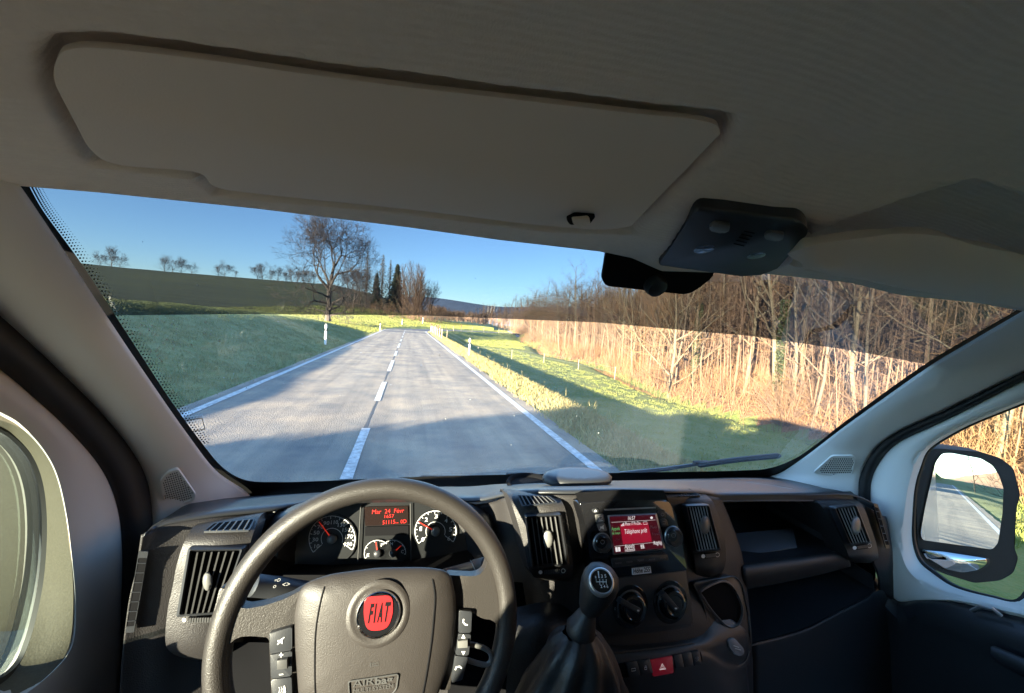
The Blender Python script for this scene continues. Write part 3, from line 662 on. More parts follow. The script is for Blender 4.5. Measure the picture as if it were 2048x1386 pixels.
def scenery_behind():
    # added unseen hedge on the bank; its shadow lies across the road
    u_, v_ = Vector((.917, .4, 0)), Vector((.4, -.917, 0)); c0 = Vector((-12.6, -7.1, 0)); L = 22
    rt = empty('shade_hedge', (c0.x, c0.y, 1.3)); tag(rt, 'evergreen screen added unseen on the bank behind the van to shade the road', 'shade_hedge')
    bm = B(); cs = [c0, c0-u_*L, c0-u_*L+v_*1.9, c0+v_*1.9]; add_loft(bm, [[Vector((p.x, p.y, z)) for p in cs] for z in (.6, 4.8)], closed=True, cap=True); obj('trunk', bm, M['needles'], rt, smooth=0)
    bm = B(); keep(bm)
    for _ in range(9000):
        t, w, z = rnd.random()*L, rnd.random()*2.1-.1, 1.2+3.75*rnd.random()
        if rnd.random() < .5: w = rnd.choice((-.1, 2.0))
        elif rnd.random() < .6: z = 4.85
        c = c0-u_*t+v_*w+Vector((rnd.gauss(0,.06), rnd.gauss(0,.06), z+rnd.gauss(0,.06))); n_ = Vector((rnd.gauss(0,1), rnd.gauss(0,1), rnd.gauss(0,1))).normalized(); _, a, b = frame_axes(n_); s = rnd.uniform(.08, .17)
        bm.faces.new([bm.verts.new(c+a*s), bm.verts.new(c+b*s*.6), bm.verts.new(c-a*s), bm.verts.new(c-b*s*.6)])
    obj('crown', bm, M['ivy'], rt, smooth=0)
    house('farmhouse', 11.5, -50, 9, 12, 4.5, 3.2, .25, M['render_wall'], 'cream farmhouse with a brown roof behind the van, right of the road')
    house('farmhouse', 24, -100, 10, 14, 5, 3.4, -.2, M['timber'], 'dark timber farmhouse with a brown roof, farther back along the road')
    house('farmhouse', -14, -95, 10, 13, 4.5, 3.2, .1, M['render_wall'], 'plastered farmhouse behind the van on the left side of the road')
    bm = B(); p = [(4, -34), (26, -30), (26, -37), (4, -40)]; bm.faces.new([bm.verts.new((x, y, max(hgt(x, y), hgt(x+1, y))+.05)) for x, y in p]); bm.normal_update(); flat('side_road', bm, M['tarmac'], kind='structure')
    # parked car
    rt = empty('parked_car', (8.5, -44.5, hgt(8.5, -44.5)+.05)); rt.rotation_euler = (0, 0, 1.4); tag(rt, 'dark parked car beside the side road behind the van', 'car')
    prof = [(-2.1,.35),(-2.15,.75),(-1.95,.95),(-1.1,1.02),(-.55,1.42),(.75,1.45),(1.5,1.02),(2.1,.92),(2.15,.5),(2.05,.35)]
    bm = B(); add_loft(bm, [[Vector((w, y, z)) if z < 1.03 else Vector((w*.82, y, z)) for y, z in prof] for w in (-.85,-.8,.8,.85)], closed=True, cap=True); obj('body', bm, M['car_paint'], rt, local=True)
    for s in (-1,1):
        bm = B(); add_poly(bm, [(s*.80, y, z) for y, z in ((-.95,1.03),(-.5,1.36),(.7,1.38),(1.25,1.03))], (s,0,0), .03); obj('window', bm, M['pane_dark'], rt, local=True)
        for y in (-1.35, 1.35): bm = B(); add_lathe(bm, (s*.74, y, .33), (s,0,0), [(0,0),(.33,0),(.33,.16),(.2,.17),(0,.17)]); obj('wheel', bm, M['black_rubber'], rt, local=True)
        bm = B(); add_box(bm, (s*.62, 2.13, .72), .3, .06, .14); obj('headlight', bm, M['wire'], rt, local=True)
    for x, y, hh, lb in [(5.3,-13.2,5.6,'pale grey street lamp pole on the grass verge behind the van'),(-5.2,-40,7,'street lamp pole farther back on the opposite side of the road')]:
        rt = empty('street_lamp', (x, y, hgt(x, y))); tag(rt, lb, 'street lamp')
        bm = B(); add_tube(bm, [(0,0,-.3),(0,0,hh)], [.07,.045], sides=10); obj('pole', bm, M['wire'], rt, local=True)
        bm = B(); add_tube(bm, [(0,0,hh-.05),(-.5,0,hh+.12),(-1.1,0,hh+.1)], .03); add_box(bm, (-1.3,0,hh+.1), .5,.2,.08); obj('lamp_head', bm, M['wire'], rt, local=True)
    rt = empty('road_sign', (4.8,-19,hgt(4.8,-19))); tag(rt, 'small white name board on a short post on the verge behind the van', 'sign')
    bm = B(); add_tube(bm, [(0,0,-.2),(0,0,1.3)], .035); obj('post', bm, M['wire'], rt, local=True); bm = B(); add_box(bm, (0,0,1.25), .9,.05,.3); mod_bevel(obj('board', bm, M['white_post'], rt, local=True), .02)
    for k, (x, y) in enumerate([(12,-28),(22,-44),(30,-60),(14,-72),(8,-78),(-9,-50),(-11,-66),(20,-96),(5,-110),(-5,-125),(-16,-30),(34,-40)]):
        put_tree('garden_tree', (small, small2, wood[1])[k % 3], x, y, k, .8+.05*(k % 4), nth[k]+' bare garden tree behind the van, counted outwards from the near farmhouse', 'tree', 'bare garden trees behind the van')
scenery_behind()
# ================================================================ THE VAN'S CAB
from mathutils.bvhtree import BVHTree
E_ = Vector((0, 0, H))
G = ('noise', 420, .55, .0012)
M['dash'] = mat('dash_plastic', (.024,.022,.022), .5, bump=[('vor', 700, .6, .0007), ('noise', 500, .5, .0008)])
M['dash_smooth'] = mat('dark_trim', (.025,.027,.031), .40, bump=('vor', 1300, .25, .0004))
M['wheel_skin'] = mat('wheel_skin', (.026,.023,.021), .42, bump=[('noise', 600, .5, .0009), ('vor', 1100, .4, .0005)])
M['pad_skin'] = mat('airbag_skin', (.030,.026,.024), .48, bump=[('noise', 700, .45, .0008), ('vor', 1300, .3, .0004)])
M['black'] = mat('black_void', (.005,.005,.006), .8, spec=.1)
M['gloss_black'] = mat('piano_black', (.008,.008,.009), .12, coat=.6, bump=('noise', 3, .02, .01))
M['slat'] = mat('vent_slat', (.06,.06,.06), .4)
M['slat_lit'] = mat('vent_slat_lit', (.35,.35,.36), .35)  # lit copy of vent_slat, sky light on the slats painted in
M['shelf_sheen'] = mat('shelf_sheen', (.10,.12,.15), .5)  # bluish reflected light on the shelf floor, painted as a thin sheet
M['grey_knob'] = mat('grey_knob', (.13,.13,.125), .35)
M['silver'] = mat('silver_trim', (.45,.45,.46), .3, .7)
M['chrome'] = mat('chrome', (.8,.8,.8), .08, 1.)
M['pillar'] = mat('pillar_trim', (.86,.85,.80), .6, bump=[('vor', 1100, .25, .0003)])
M['door_trim'] = mat('door_trim', (.55,.54,.50), .6, bump=[('vor', 1100, .25, .0003)])  # pillar trim darkened in its colour for the sunlit driver door
M['reveal'] = mat('reveal_toned_down', (.10,.088,.060), .7, bump=('vor', 420, .3, .0008), var=(300, .5, (.06,.052,.036)))  # door trim darkened further in colour, to hold down the direct sun
M['headlining'] = mat('headlining_cloth', (.86,.76,.665), .9, sheen=.2, bump=[('wave', 55, .35, .0012), ('noise', 500, .5, .001)], var=(60, .5, (.78,.685,.60)))
M['visor'] = mat('visor_vinyl', (.83,.73,.64), .75, bump=('noise', 600, .25, .0006))
M['seal'] = mat('door_seal', (.012,.012,.013), .55)
M['white_mark'] = mat('white_print', (.75,.75,.74), .5)
M['grey_mark'] = mat('grey_print', (.22,.22,.23), .5)
M['red'] = mat('emblem_red', (.30,.006,.009), .45, coat=.05)
M['red_btn'] = mat('hazard_red', (.30,.008,.025), .4, emit=((.5,.02,.05), .012))
M['screen'] = mat('screen_dark', (.01,.004,.006), .15, emit=((.10,.006,.014), .06))
M['screen_red'] = mat('screen_red', (.02,.002,.004), .15, emit=((.42,.01,.035), .09))
M['screen_white'] = mat('screen_white', (.1,.1,.1), .3, emit=((.9,.85,.85), .11))
M['screen_green'] = mat('screen_green', (.02,.1,.03), .3, emit=((.15,.6,.2), .08))
M['lcd'] = mat('lcd_panel', (.012,.008,.007), .2, emit=((.05,.004,.003), .02))
M['led_red'] = mat('led_red', (.3,.01,.01), .4, emit=((1,.06,.03), .13))
M['needle'] = mat('needle_red', (.7,.03,.015), .4, emit=((1,.05,.02), .04))
M['dial'] = mat('dial_face', (.011,.012,.013), .35)
M['dial_glass'] = glassy('cluster_lens', (1,1,1), .5)
M['label_paper'] = mat('label_paper', (.75,.78,.82), .6)
M['leather'] = mat('black_leather', (.009,.009,.010), .5, bump=[('noise', 9, .5, .008), ('vor', 300, .3, .001)])
M['jeans'] = mat('jeans', (.13,.17,.23), .9, bump=('noise', 400, .5, .001)); M['sweater'] = mat('sweater', (.06,.06,.07), .95)
M['glass'] = glassy('windscreen_glass', (.95,.97,.96), .12, (.075, (.75,.80,.85), 3.0))
M['glass_side'] = glassy('side_glass', (.85,.92,.88), .35)
M['dot_glass'] = glassy('dot_printed_glass', (.45,.50,.48), .2)
M['strip'] = glassy('sun_strip', (.18,.198,.222), .1)
M['mirror'] = mat('mirror_glass', (.66,.69,.71), .0, 1.)
M['van_white'] = mat('van_paint', (.75,.75,.74), .25, coat=.5)
M['rust'] = mat('frit_black', (.006,.006,.006), .6)

van = empty('camper_van', (XC, 0, 0)); tag(van, 'camper van seen from its driver seat, black dashboard and pale grey trim filling the picture', 'van')
def part(name, bm, mt, parent=None, smooth=35, label=None):
    o = obj(name, bm, mt, parent or van, smooth=smooth)
    if label: o['label'] = label
    return o
# ---- the windscreen's surface
def wpt(xp, z): return Vector((xp+XC, 1.0-.9455*(z-H+.41)+.12*(1-(xp/.78)**2), z))
def WS(px, py, off=0.):
    v = ray(px, py); v = v/v.y; a, b = .1, 3.
    for _ in range(50):
        t = (a+b)/2; q = v*t; f = q.y+off-(1.0-.9455*(q.z+.41)+.12*(1-((q.x-XC)/.78)**2))
        if f > 0: b = t
        else: a = t
    return v*a+E_
bm = B(); add_loft(bm, [[wpt(-.86+1.72*i/40, H-.60+.82*j/14) for i in range(41)] for j in range(15)])
glass = part('windscreen', bm, M['glass'], smooth=180); glass['label'] = 'dusty curved windscreen'
# sun strip along its top
bl = [(-200,655),(0,640),(210,631),(500,628),(850,631),(1200,645),(1500,672),(1700,700),(1860,730),(2050,765),(2200,800)]
bp = [WS(*p, .004) for p in bl]; bt = [(p.x-XC, p.z) for p in bp]
rows = []
for i in range(61):
    xp = max(-.855, bt[0][0])+(min(.855, bt[-1][0])-max(-.855, bt[0][0]))*i/60; z0 = interp(xp, bt)
    rows.append([wpt(xp, lerp(z0, H+.20, j/6))-Vector((0,.004,0)) for j in range(7)])
bm = B(); add_loft(bm, rows); part('sun_strip', bm, M['strip'], glass, smooth=180)
# black printed border with its dot fringe
edge = [(20,340),(40,372),(75,432),(150,532),(250,681),(330,800),(395,890),(440,943),(490,970),(560,974),(640,972),(850,963),(1100,957),(1300,954),(1480,950),(1540,943),(1590,922),(1640,888),(1700,841),(1860,728),(2045,620),(2080,590)]
def inward(P, w):
    out = []; cx_, cy_ = 1000, 640
    for i, p in enumerate(P):
        a, b = Vector(P[max(i-1,0)]), Vector(P[min(i+1,len(P)-1)]); d = (b-a).normalized(); n = Vector((d.y, -d.x)); ww = w(i) if callable(w) else w
        if n.dot(Vector((cx_, cy_))-Vector(p)) < 0: n = -n
        out.append(tuple(Vector(p)+n*ww))
    return out
ed = [tuple(v)[:2] for v in catmull([(x, y, 0) for x, y in edge], 150)]
wd = lambda i: interp(ed[i][0] if i < 60 else 900, [(40,16),(330,9),(450,10),(900,10)]) if i < 60 else interp(ed[i][0], [(600,10),(1500,9),(1600,4),(2080,6)])
inn, outr = inward(ed, wd), inward(ed, -55)
bm = B(); add_loft(bm, [[WS(*p, .006) for p in outr], [WS(*p, .006) for p in ed], [WS(*p, .006) for p in inn]]); fr = part('printed_border', bm, M['rust'], glass, smooth=0)
bm = B(); keep(bm)
for r in range(4):
    l1 = catmull([(x, y, 0) for x, y in inward(ed[:44], lambda i: wd(i)+4+r*5.5)], 120)
    for k, q in enumerate(l1):
        q = Vector((q.x+(r % 2)*2.2, q.y+(r % 2)*3)); s = (2.1-.42*r)*(1 if k < 70 else .8); c = [WS(q.x+math.cos(a)*s*1.15, q.y+math.sin(a)*s, .0065) for a in [i*math.pi/3 for i in range(6)]]
        bm.faces.new([bm.verts.new(p) for p in c])
part('dot_fringe', bm, M['rust'], glass, smooth=0)

# ---- headlining: a height field, low over the windscreen, rising to the roof
HE = [(40,372),(200,385),(520,418),(820,455),(1000,480),(1200,503),(1262,517),(1320,543),(1530,547),(1700,565),(1800,590),(1950,605),(2045,622)]
hep = [WS(*p, .012) for p in HE]; het = [(-.95, hep[0].y-.06)]+[(p.x-XC, p.y) for p in hep]+[(.95, hep[-1].y-.06)]
hez = [(-.95, hep[0].z-.02)]+[(p.x-XC, p.z) for p in hep]+[(.95, hep[-1].z-.02)]
ZT = [(0,0),(.10,.006),(.16,.022),(.235,.062),(.29,.085),(.45,.128),(.7,.165),(1.2,.19),(2.4,.19)]
def z_head(xp, y):
    u = interp(xp, het)-y; base = interp(xp, hez); k = interp(u, ZT)
    return base+k+.012*(1-(xp/.8)**2)*sst(.1,.5,u)-.13*sst(.76,.93,abs(xp))*sst(0,.3,u)
def HS(px, py, off=0., lo=.06, hi=.72):
    v = ray(px, py); v = v/v.y; a, b = lo, hi
    for _ in range(44):
        t = (a+b)/2; q = v*t
        if q.z+H > z_head(q.x-XC, q.y)-off: b = t
        else: a = t
        if v.z <= 0: break
    return v*a+E_
def in_poly(x, y, P):
    c = False; j = len(P)-1
    for i in range(len(P)):
        if (P[i][1] > y) != (P[j][1] > y) and x < (P[j][0]-P[i][0])*(y-P[i][1])/(P[j][1]-P[i][1])+P[i][0]: c = not c
        j = i
    return c
def pdist(x, y, P):
    d = 9; j = len(P)-1
    for i in range(len(P)):
        ax, ay, bx, by = P[j][0], P[j][1], P[i][0], P[i][1]; L = (bx-ax)**2+(by-ay)**2+1e-12; t = max(0, min(1, ((x-ax)*(bx-ax)+(y-ay)*(by-ay))/L))
        d = min(d, math.hypot(x-ax-t*(bx-ax), y-ay-t*(by-ay))); j = i
    return d
vis_px = [(92,120),(118,88),(200,82),(400,106),(700,148),(1000,184),(1300,219),(1430,232),(1470,240),(1440,300),(1385,352),(1300,430),(1262,466),(1100,462),(700,415),(520,398),(440,392),(400,356),(300,346),(195,332),(165,300),(128,240),(95,175)]
VPOLY = [(q.x, q.y) for q in (HS(*p) for p in vis_px)]
rec_px = [(1590,486),(1720,432),(1850,388),(1945,360),(2048,400),(2200,470),(2400,600),(2300,650),(2048,606),(1800,574),(1620,540)]
RPOLY = [(q.x, q.y) for q in (HS(*p) for p in rec_px)]
CPOLY = [(q.x, q.y) for q in (HS(*p) for p in [(1318,528),(1345,492),(1392,420),(1600,444),(1622,462),(1550,538),(1480,545)])]
bm = B(); NX, NY = 260, 230; rows = []
for j in range(NY+1):
    tt = j/NY; u = -.004+ (.62*(tt/.72) if tt < .72 else .62+2.4*((tt-.72)/.28)); row = []
    for i in range(NX+1):
        xp = -.93+1.86*i/NX; ye = interp(xp, het); y = ye-u; X = xp+XC; z = z_head(xp, y)
        if j == 0: z += .03
        if u < .6 and j:
            d = pdist(X, y, VPOLY); ins = in_poly(X, y, VPOLY); sgn = d if ins else -d
            z += .024*sst(-.006, .008, sgn)
            d = pdist(X, y, RPOLY); ins = in_poly(X, y, RPOLY); sgn = d if ins else -d
            z += .060*sst(-.004, .012, sgn)
            d = pdist(X, y, CPOLY); ins = in_poly(X, y, CPOLY); sgn = d if ins else -d
            z += .012*sst(-.004, .006, sgn)
        row.append(Vector((X, y, z)))
    rows.append(row)
add_loft(bm, rows); hl = part('headlining', bm, M['headlining'], smooth=60, label='pale grey cloth headlining')
# driver's sun visor, folded up into its recess
def strip_between(top, bot, n, m_, fn):
    T_ = catmull([(x, y, 0) for x, y in top], n); B2 = catmull([(x, y, 0) for x, y in bot], n)
    return [[fn(*(T_[i].lerp(B2[i], j/m_).to_tuple()[:2])) for j in range(m_+1)] for i in range(n)]
vt = [(107,150),(112,122),(135,100),(210,97),(420,121),(700,160),(1000,196),(1250,225),(1380,238),(1432,250),(1440,268)]
vb = [(112,172),(150,245),(185,303),(240,330),(390,344),(432,374),(520,388),(820,419),(1050,447),(1200,459),(1262,452)]
rows = strip_between(vt, vb, 64, 16, lambda x, y: HS(x, y, .002))
bm = B(); add_loft(bm, rows); vz = part('sun_visor', bm, M['visor'], smooth=50, label='grey driver sun visor folded up'); mod_solid(vz, .007, 1); mod_bevel(vz, .003, 2)
cpl = Pn(HS(1165, 440, .010), (0, -.5, -.86))
bm = B(); add_poly(bm, [cpl.at(x, y, .001) for x, y in rnd_poly([(1132,438),(1150,429),(1192,432),(1180,448),(1140,450)], 5)], cpl.n, .004); part('clip_recess', bm, M['black'], vz)
bm = B(); add_poly(bm, [cpl.at(x, y, .006) for x, y in rnd_poly([(1143,440),(1178,437),(1182,448),(1168,455),(1150,453)], 5)], cpl.n, .006, .002); part('clip', bm, M['visor'], vz)
# passenger's sun visor, hanging open
po = [(1586,500,.43),(1612,484,.40),(1720,468,.385),(1835,461,.375),(1950,485,.375),(2060,514,.38),(2230,570,.38)]
pi_ = [(1586,519,.455),(1640,533,.475),(1720,549,.482),(1835,573,.487),(1950,592,.485),(2060,612,.48),(2230,650,.47)]
A_, B_ = catmull([PY(*p) for p in po], 36), catmull([PY(*p) for p in pi_], 36)
bm = B(); add_loft(bm, [[a.lerp(b, j/8)+Vector((0,-.012*math.sin(math.pi*j/8)+.002*math.sin(i*.9), -.010*math.sin(math.pi*j/8))) for j in range(9)] for i, (a, b) in enumerate(zip(A_, B_))])
pv = part('sun_visor', bm, M['visor'], smooth=50, label='passenger sun visor hanging slightly open'); mod_solid(pv, .016, 0); mod_bevel(pv, .004, 2)
# overhead lamp unit
cp = Pl((1320,525,HS(1320,525).y), (1405,420,HS(1405,420).y), (1610,462,HS(1610,462).y)); up = cp.n
bm = B(); add_poly(bm, [cp.at(x, y, .010) for x, y in rnd_poly([(1314,532),(1343,492),(1392,416),(1602,442),(1620,462),(1550,543),(1502,555)], [10,20,16,16,16,14,20])], up, .025, .004)
lu = part('overhead_lamp', bm, M['dash_smooth'], smooth=50, label='dark overhead lamp panel with two rocker switches')
for c, w in (((1440,457),(38,18)), ((1549,474),(36,16))):
    x, y = c; a, b = w
    bm = B(); add_poly(bm, [cp.at(px, py, .014) for px, py in rnd_poly([(x-a*.55,y-b*.2),(x-a*.3,y-b*.6),(x+a*.55,y-b*.35),(x+a*.45,y+b*.45),(x+a*.1,y+b*.6),(x-a*.55,y+b*.3)], 4)], up, .008, .002)
    part('switch', bm, M['grey_knob'], lu)
for c, r in (((1408,497),42), ((1512,510),36)):
    bm = B(); cc = cp.at(*c, .0085); rr = (cp.at(c[0]+r, c[1], .02)-cp.at(*c, .02)).length; add_lathe(bm, cc, up, [(rr,.0006),(rr*.96,.0012),(rr*.5,.0015),(0,.0016)], 32); part('lamp_lens', bm, M['gloss_black'], lu)
bm = B(); add_poly(bm, [cp.at(x, y, .010) for x, y in [(1463,488),(1493,452),(1518,456),(1490,495)]], up, .003, .0008)
for k in range(5): t = k/5; a, b = Vector((1468+t*26, 487-t*31)), Vector((1488+t*26, 492-t*32)); add_tube(bm, [cp.at(a.x, a.y, .0105), cp.at(b.x, b.y, .0105)], .0008, 4)
part('grille', bm, M['black'], lu)
# black mirror-foot pad on the glass
bm = B(); pp = rnd_poly([(1214,500),(1204,560),(1212,572),(1368,589),(1388,584),(1425,555),(1440,500)], [2,8,8,8,12,6,2]); n_ = (WS(1300,500)-WS(1300,590)).cross(WS(1200,540)-WS(1400,540)).normalized()
if n_.y > 0: n_ = -n_
add_poly(bm, [WS(x, y, .014) for x, y in pp], n_, .008, .002); mp = part('mirror_foot', bm, M['black'], smooth=40, label='black pad on the windscreen with a round mirror foot')
bm = B(); add_lathe(bm, WS(1308,566,.014), n_, [(.020,0),(.020,.010),(.017,.018),(.008,.021),(0,.021)], 28); part('foot', bm, M['dash_smooth'], mp)

# ---- windscreen pillars, door seals, door frames
def trim(L1, L2, n, m_, bulge, name, mt, f1, f2, parent=None, label=None, solid=.006, curve=1.):
    a, b = catmull([f1(*p) for p in L1], n), catmull([f2(*p) for p in L2], n); rows = []
    for p, q in zip(a, b):
        c = (p+q)/2; to = (E_-c).normalized(); rows.append([p.lerp(q, j/m_)+to*bulge*math.sin(math.pi*j/m_)**curve for j in range(m_+1)])
    bm = B(); add_loft(bm, rows); o = part(name, bm, mt, parent, smooth=70, label=label)
    if solid: mod_solid(o, solid, 0)
    bm2 = B(); add_loft(bm2, rows); bm2.normal_update(); o_bvh = BVHTree.FromBMesh(bm2); bm2.free(); return o, o_bvh
LG = [(-60,240),(-15,305),(40,376),(112,482),(200,615),(290,748),(372,865),(432,942),(487,980),(505,1000)]
LS = [(-210,470),(-130,540),(-40,600),(45,675),(125,748),(205,828),(262,900),(292,960),(303,1030),(303,1090)]
RG = [(2240,480),(2110,580),(2045,622),(1950,678),(1860,732),(1760,802),(1680,860),(1612,912),(1562,946),(1530,958),(1515,975)]
RS = [(2330,610),(2150,700),(2048,745),(1960,787),(1880,825),(1800,861),(1760,888),(1737,918),(1722,952),(1720,990),(1722,1030)]
WSO = lambda x, y: WS(x, y, .012)
pl_l, bv_l = trim(LG, LS, 60, 12, .02, 'pillar_trim', M['pillar'], WSO, lambda x, y: PX(x, y, -.86), label='pale grey windscreen pillar trim on the driver side')
pl_r, bv_r = trim(RG, RS, 60, 12, .02, 'pillar_trim', M['pillar'], WSO, lambda x, y: PX(x, y, .86), label='pale grey windscreen pillar trim on the passenger side')
class Sf:
    """placing things by pixel on a lofted surface"""
    def __init__(s, bv): s.b = bv
    def at(s, px, py, lift=0.):
        d = ray(px, py).normalized(); h = s.b.ray_cast(E_, d)
        if h[0] is None: return PY(px, py, .8)
        n = h[1] if h[1].dot(d) < 0 else -h[1]; s.n = n; return h[0]+n*lift
for bv, P, par, rws in ((bv_l, [(320,962),(335,945),(356,938),(392,990),(388,1003),(330,1022)], pl_l, 1), (bv_r, [(1626,946),(1664,912),(1706,912),(1712,918),(1704,955),(1698,958)], pl_r, 0)):
    c = Vector((sum(p[0] for p in P)/6, sum(p[1] for p in P)/6)); sf = Sf(bv); a, b, d_ = sf.at(P[0][0], P[0][1]), sf.at(P[3][0], P[3][1]), sf.at(P[2][0], P[2][1])
    n = (b-a).cross(d_-a).normalized(); n = n if n.dot(E_-a) > 0 else -n; pn = Pn(sf.at(c.x, c.y, .007), n)
    rp = rnd_poly(P, 6); bm = B(); add_ring(bm, [pn.at(x, y, .002) for x, y in rp], [pn.at(c.x+(x-c.x)*.88, c.y+(y-c.y)*.88, .002) for x, y in rp], n, .006); g = part('speaker_grille', bm, M['pillar'], par, label='perforated speaker grille in the pillar')
    bm = B(); add_poly(bm, [pn.at(c.x+(x-c.x)*.9, c.y+(y-c.y)*.9, .0005) for x, y in rp], n, .004, mi=0); in2 = [(c.x+(x-c.x)*.84, c.y+(y-c.y)*.84) for x, y in rp]
    keep_pts = []
    stp = 4.3
    for i in range(-14, 15):
        for j in range(-14, 15):
            x, y = c.x+i*stp+(j % 2)*stp/2, c.y+j*stp*.9
            if rws: x, y = c.x+i*stp+j*1.2, c.y+j*stp*.95-i*1.2
            if in_poly(x, y, in2):
                f = bm.faces.new([bm.verts.new(pn.at(x+math.cos(t)*1.35, y+math.sin(t)*1.35, .0011)) for t in [k*math.pi/3 for k in range(6)]]); f.material_index = 1
    keep(bm); bm.normal_update(); obj('speaker_mesh', bm, [M['pillar'], M['black']], par, smooth=0)
SLi = [(-300,560),(-180,655),(-80,700),(0,738),(70,797),(130,852),(200,932),(234,1010),(245,1100),(243,1220),(240,1386),(238,1600)]
SLo = [(-260,430),(-140,520),(-40,590),(30,650),(110,728),(190,808),(262,893),(294,950),(305,1030),(304,1150),(300,1386),(300,1600)]
trim(SLo, SLi, 60, 8, .022, 'door_seal', M['seal'], lambda x, y: PX(x, y, -.862), lambda x, y: PX(x, y, -.872))
SRo = [(2330,612),(2150,700),(2048,743),(1960,787),(1880,826),(1800,860),(1758,888),(1735,918),(1720,952),(1716,985),(1722,1060),(1730,1200),(1740,1400)]
SRi = [(2330,640),(2150,712),(2048,758),(1962,804),(1890,840),(1812,876),(1778,900),(1756,928),(1743,958),(1740,990),(1742,1060),(1752,1200),(1760,1400)]
trim(SRo, SRi, 60, 8, .015, 'door_seal', M['seal'], lambda x, y: PX(x, y, .862), lambda x, y: PX(x, y, .872))
def door(side, seal, crease, gl, name, lab):
    f = lambda xp: (lambda x, y: PX(x, y, side*xp)); n = 90
    a, b, c = catmull([f(.875)(*p) for p in seal], n), catmull([f(.880)(*p) for p in crease], n), catmull([f(.925)(*p) for p in gl], n)
    b = [p+(E_-p).normalized()*.012 for p in b]
    rows = []; rev = []
    for p, q, r in zip(a, b, c):
        mid = (p+q)/2+(E_-(p+q)/2).normalized()*.012; q2 = q.lerp(r, .12)+(E_-q).normalized()*.004
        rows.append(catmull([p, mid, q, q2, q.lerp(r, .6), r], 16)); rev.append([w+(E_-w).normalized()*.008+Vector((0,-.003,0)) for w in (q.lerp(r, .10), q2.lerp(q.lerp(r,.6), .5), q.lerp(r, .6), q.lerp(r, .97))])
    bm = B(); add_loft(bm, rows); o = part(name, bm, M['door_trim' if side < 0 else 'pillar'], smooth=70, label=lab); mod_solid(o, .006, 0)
    bm = B(); add_tube(bm, [r+(E_-r).normalized()*.003 for r in c], .0065, 6); part('window_seal', bm, M['seal'], o)
    if side < 0: bm = B(); add_loft(bm, rev); part('window_reveal', bm, M['reveal'], o, smooth=60, label='driver window reveal, its colour darkened against the sun')
    return o
dl = door(-1, [(-120,640),(-40,705),(40,768),(110,832),(175,900),(218,965),(240,1040),(245,1120),(243,1220),(240,1310),(235,1400),(230,1550),(200,1700)],
  [(-120,745),(-50,782),(0,815),(45,843),(90,890),(120,942),(138,1010),(150,1100),(157,1200),(150,1290),(110,1352),(20,1425),(-120,1480)],
  [(-120,790),(-50,822),(0,850),(32,870),(66,908),(86,955),(95,1015),(95,1090),(85,1180),(60,1280),(28,1340),(-40,1385),(-140,1430)], 'door_frame', 'driver door frame with its sunlit window reveal')
dr = door(1, [(2330,640),(2160,706),(2048,758),(1932,819),(1860,855),(1797,884),(1762,917),(1742,953),(1739,986),(1745,1060),(1765,1150),(1790,1197),(1809,1203),(1886,1199),(1990,1222),(2120,1252),(2300,1290)],
  [(2330,680),(2160,745),(2048,795),(1950,835),(1893,862),(1848,893),(1826,922),(1812,965),(1803,1020),(1797,1085),(1810,1135),(1840,1166),(1890,1188),(1960,1203),(2048,1222),(2130,1240),(2300,1275)],
  [(2330,690),(2160,755),(2048,803),(1954,841),(1900,868),(1855,899),(1840,935),(1829,975),(1825,1030),(1826,1080),(1840,1120),(1872,1148),(1915,1176),(1985,1196),(2040,1203),(2090,1150),(2200,1130)], 'door_frame', 'passenger door frame, pale grey')
for s, o in ((-1, dl), (1, dr)):
    bm = B(); P = [Vector((XC+s*.932, y, z)) for y, z in ((-.35,1.35),(-.35,2.12),(.15,2.12),(.55,2.02),(.95,1.66),(.95,1.35))]; bm.faces.new([bm.verts.new(p) for p in P]); part('side_window', bm, M['glass_side'], o, smooth=0)
gl_e = [(-120,790),(-50,822),(0,850),(32,870),(66,908),(86,955),(95,1015),(95,1090),(85,1180),(60,1280),(28,1340),(-40,1385),(-140,1430)]
a_ = catmull([PX(x+30, y-6, -.936) for x, y in gl_e], 60); c_ = sum(a_, Vector())/60; b_ = [p+(Vector((c_.x, c_.y-.35, c_.z))-p).normalized()*.13 for p in a_]
bm = B(); add_loft(bm, [a_, b_]); part('printed_border', bm, M['dot_glass'], dl, smooth=0)
# passenger door card
r0 = [(1745,1150),(1786,1196),(1809,1204),(1835,1198),(1886,1198),(1962,1213),(2048,1232),(2200,1268)]
r1 = [(1752,1190),(1790,1232),(1815,1240),(1840,1230),(1890,1236),(1962,1258),(2048,1290),(2200,1345)]
r2 = [(1755,1230),(1790,1252),(1815,1262),(1840,1254),(1890,1262),(1962,1290),(2048,1328),(2200,1390)]
fr_ = lambda L, xp: catmull([PX(x, y, xp) for x, y in L], 50)
R0, R1, R2 = fr_(r0, .874), fr_(r1, .835), fr_(r2, .845)
bm = B(); add_loft(bm, [R0, [a.lerp(b, .5)+Vector((-.004,0,.006)) for a, b in zip(R0, R1)], R1, R2, [p+Vector((.01,0,-.06)) for p in R2], [p+Vector((0,0,-.5)) for p in R2]]); dc = part('door_card', bm, M['dash_smooth'], dr, smooth=60); mod_solid(dc, .006, 0)
hp = PX(1975, 1222, .848); bm = B(); add_tube(bm, [PX(1945,1222,.84), PX(1960,1214,.835), PX(1985,1218,.835), PX(2003,1232,.84)], [(.006,.004)]*4, 8); part('door_handle', bm, M['silver'], dr)
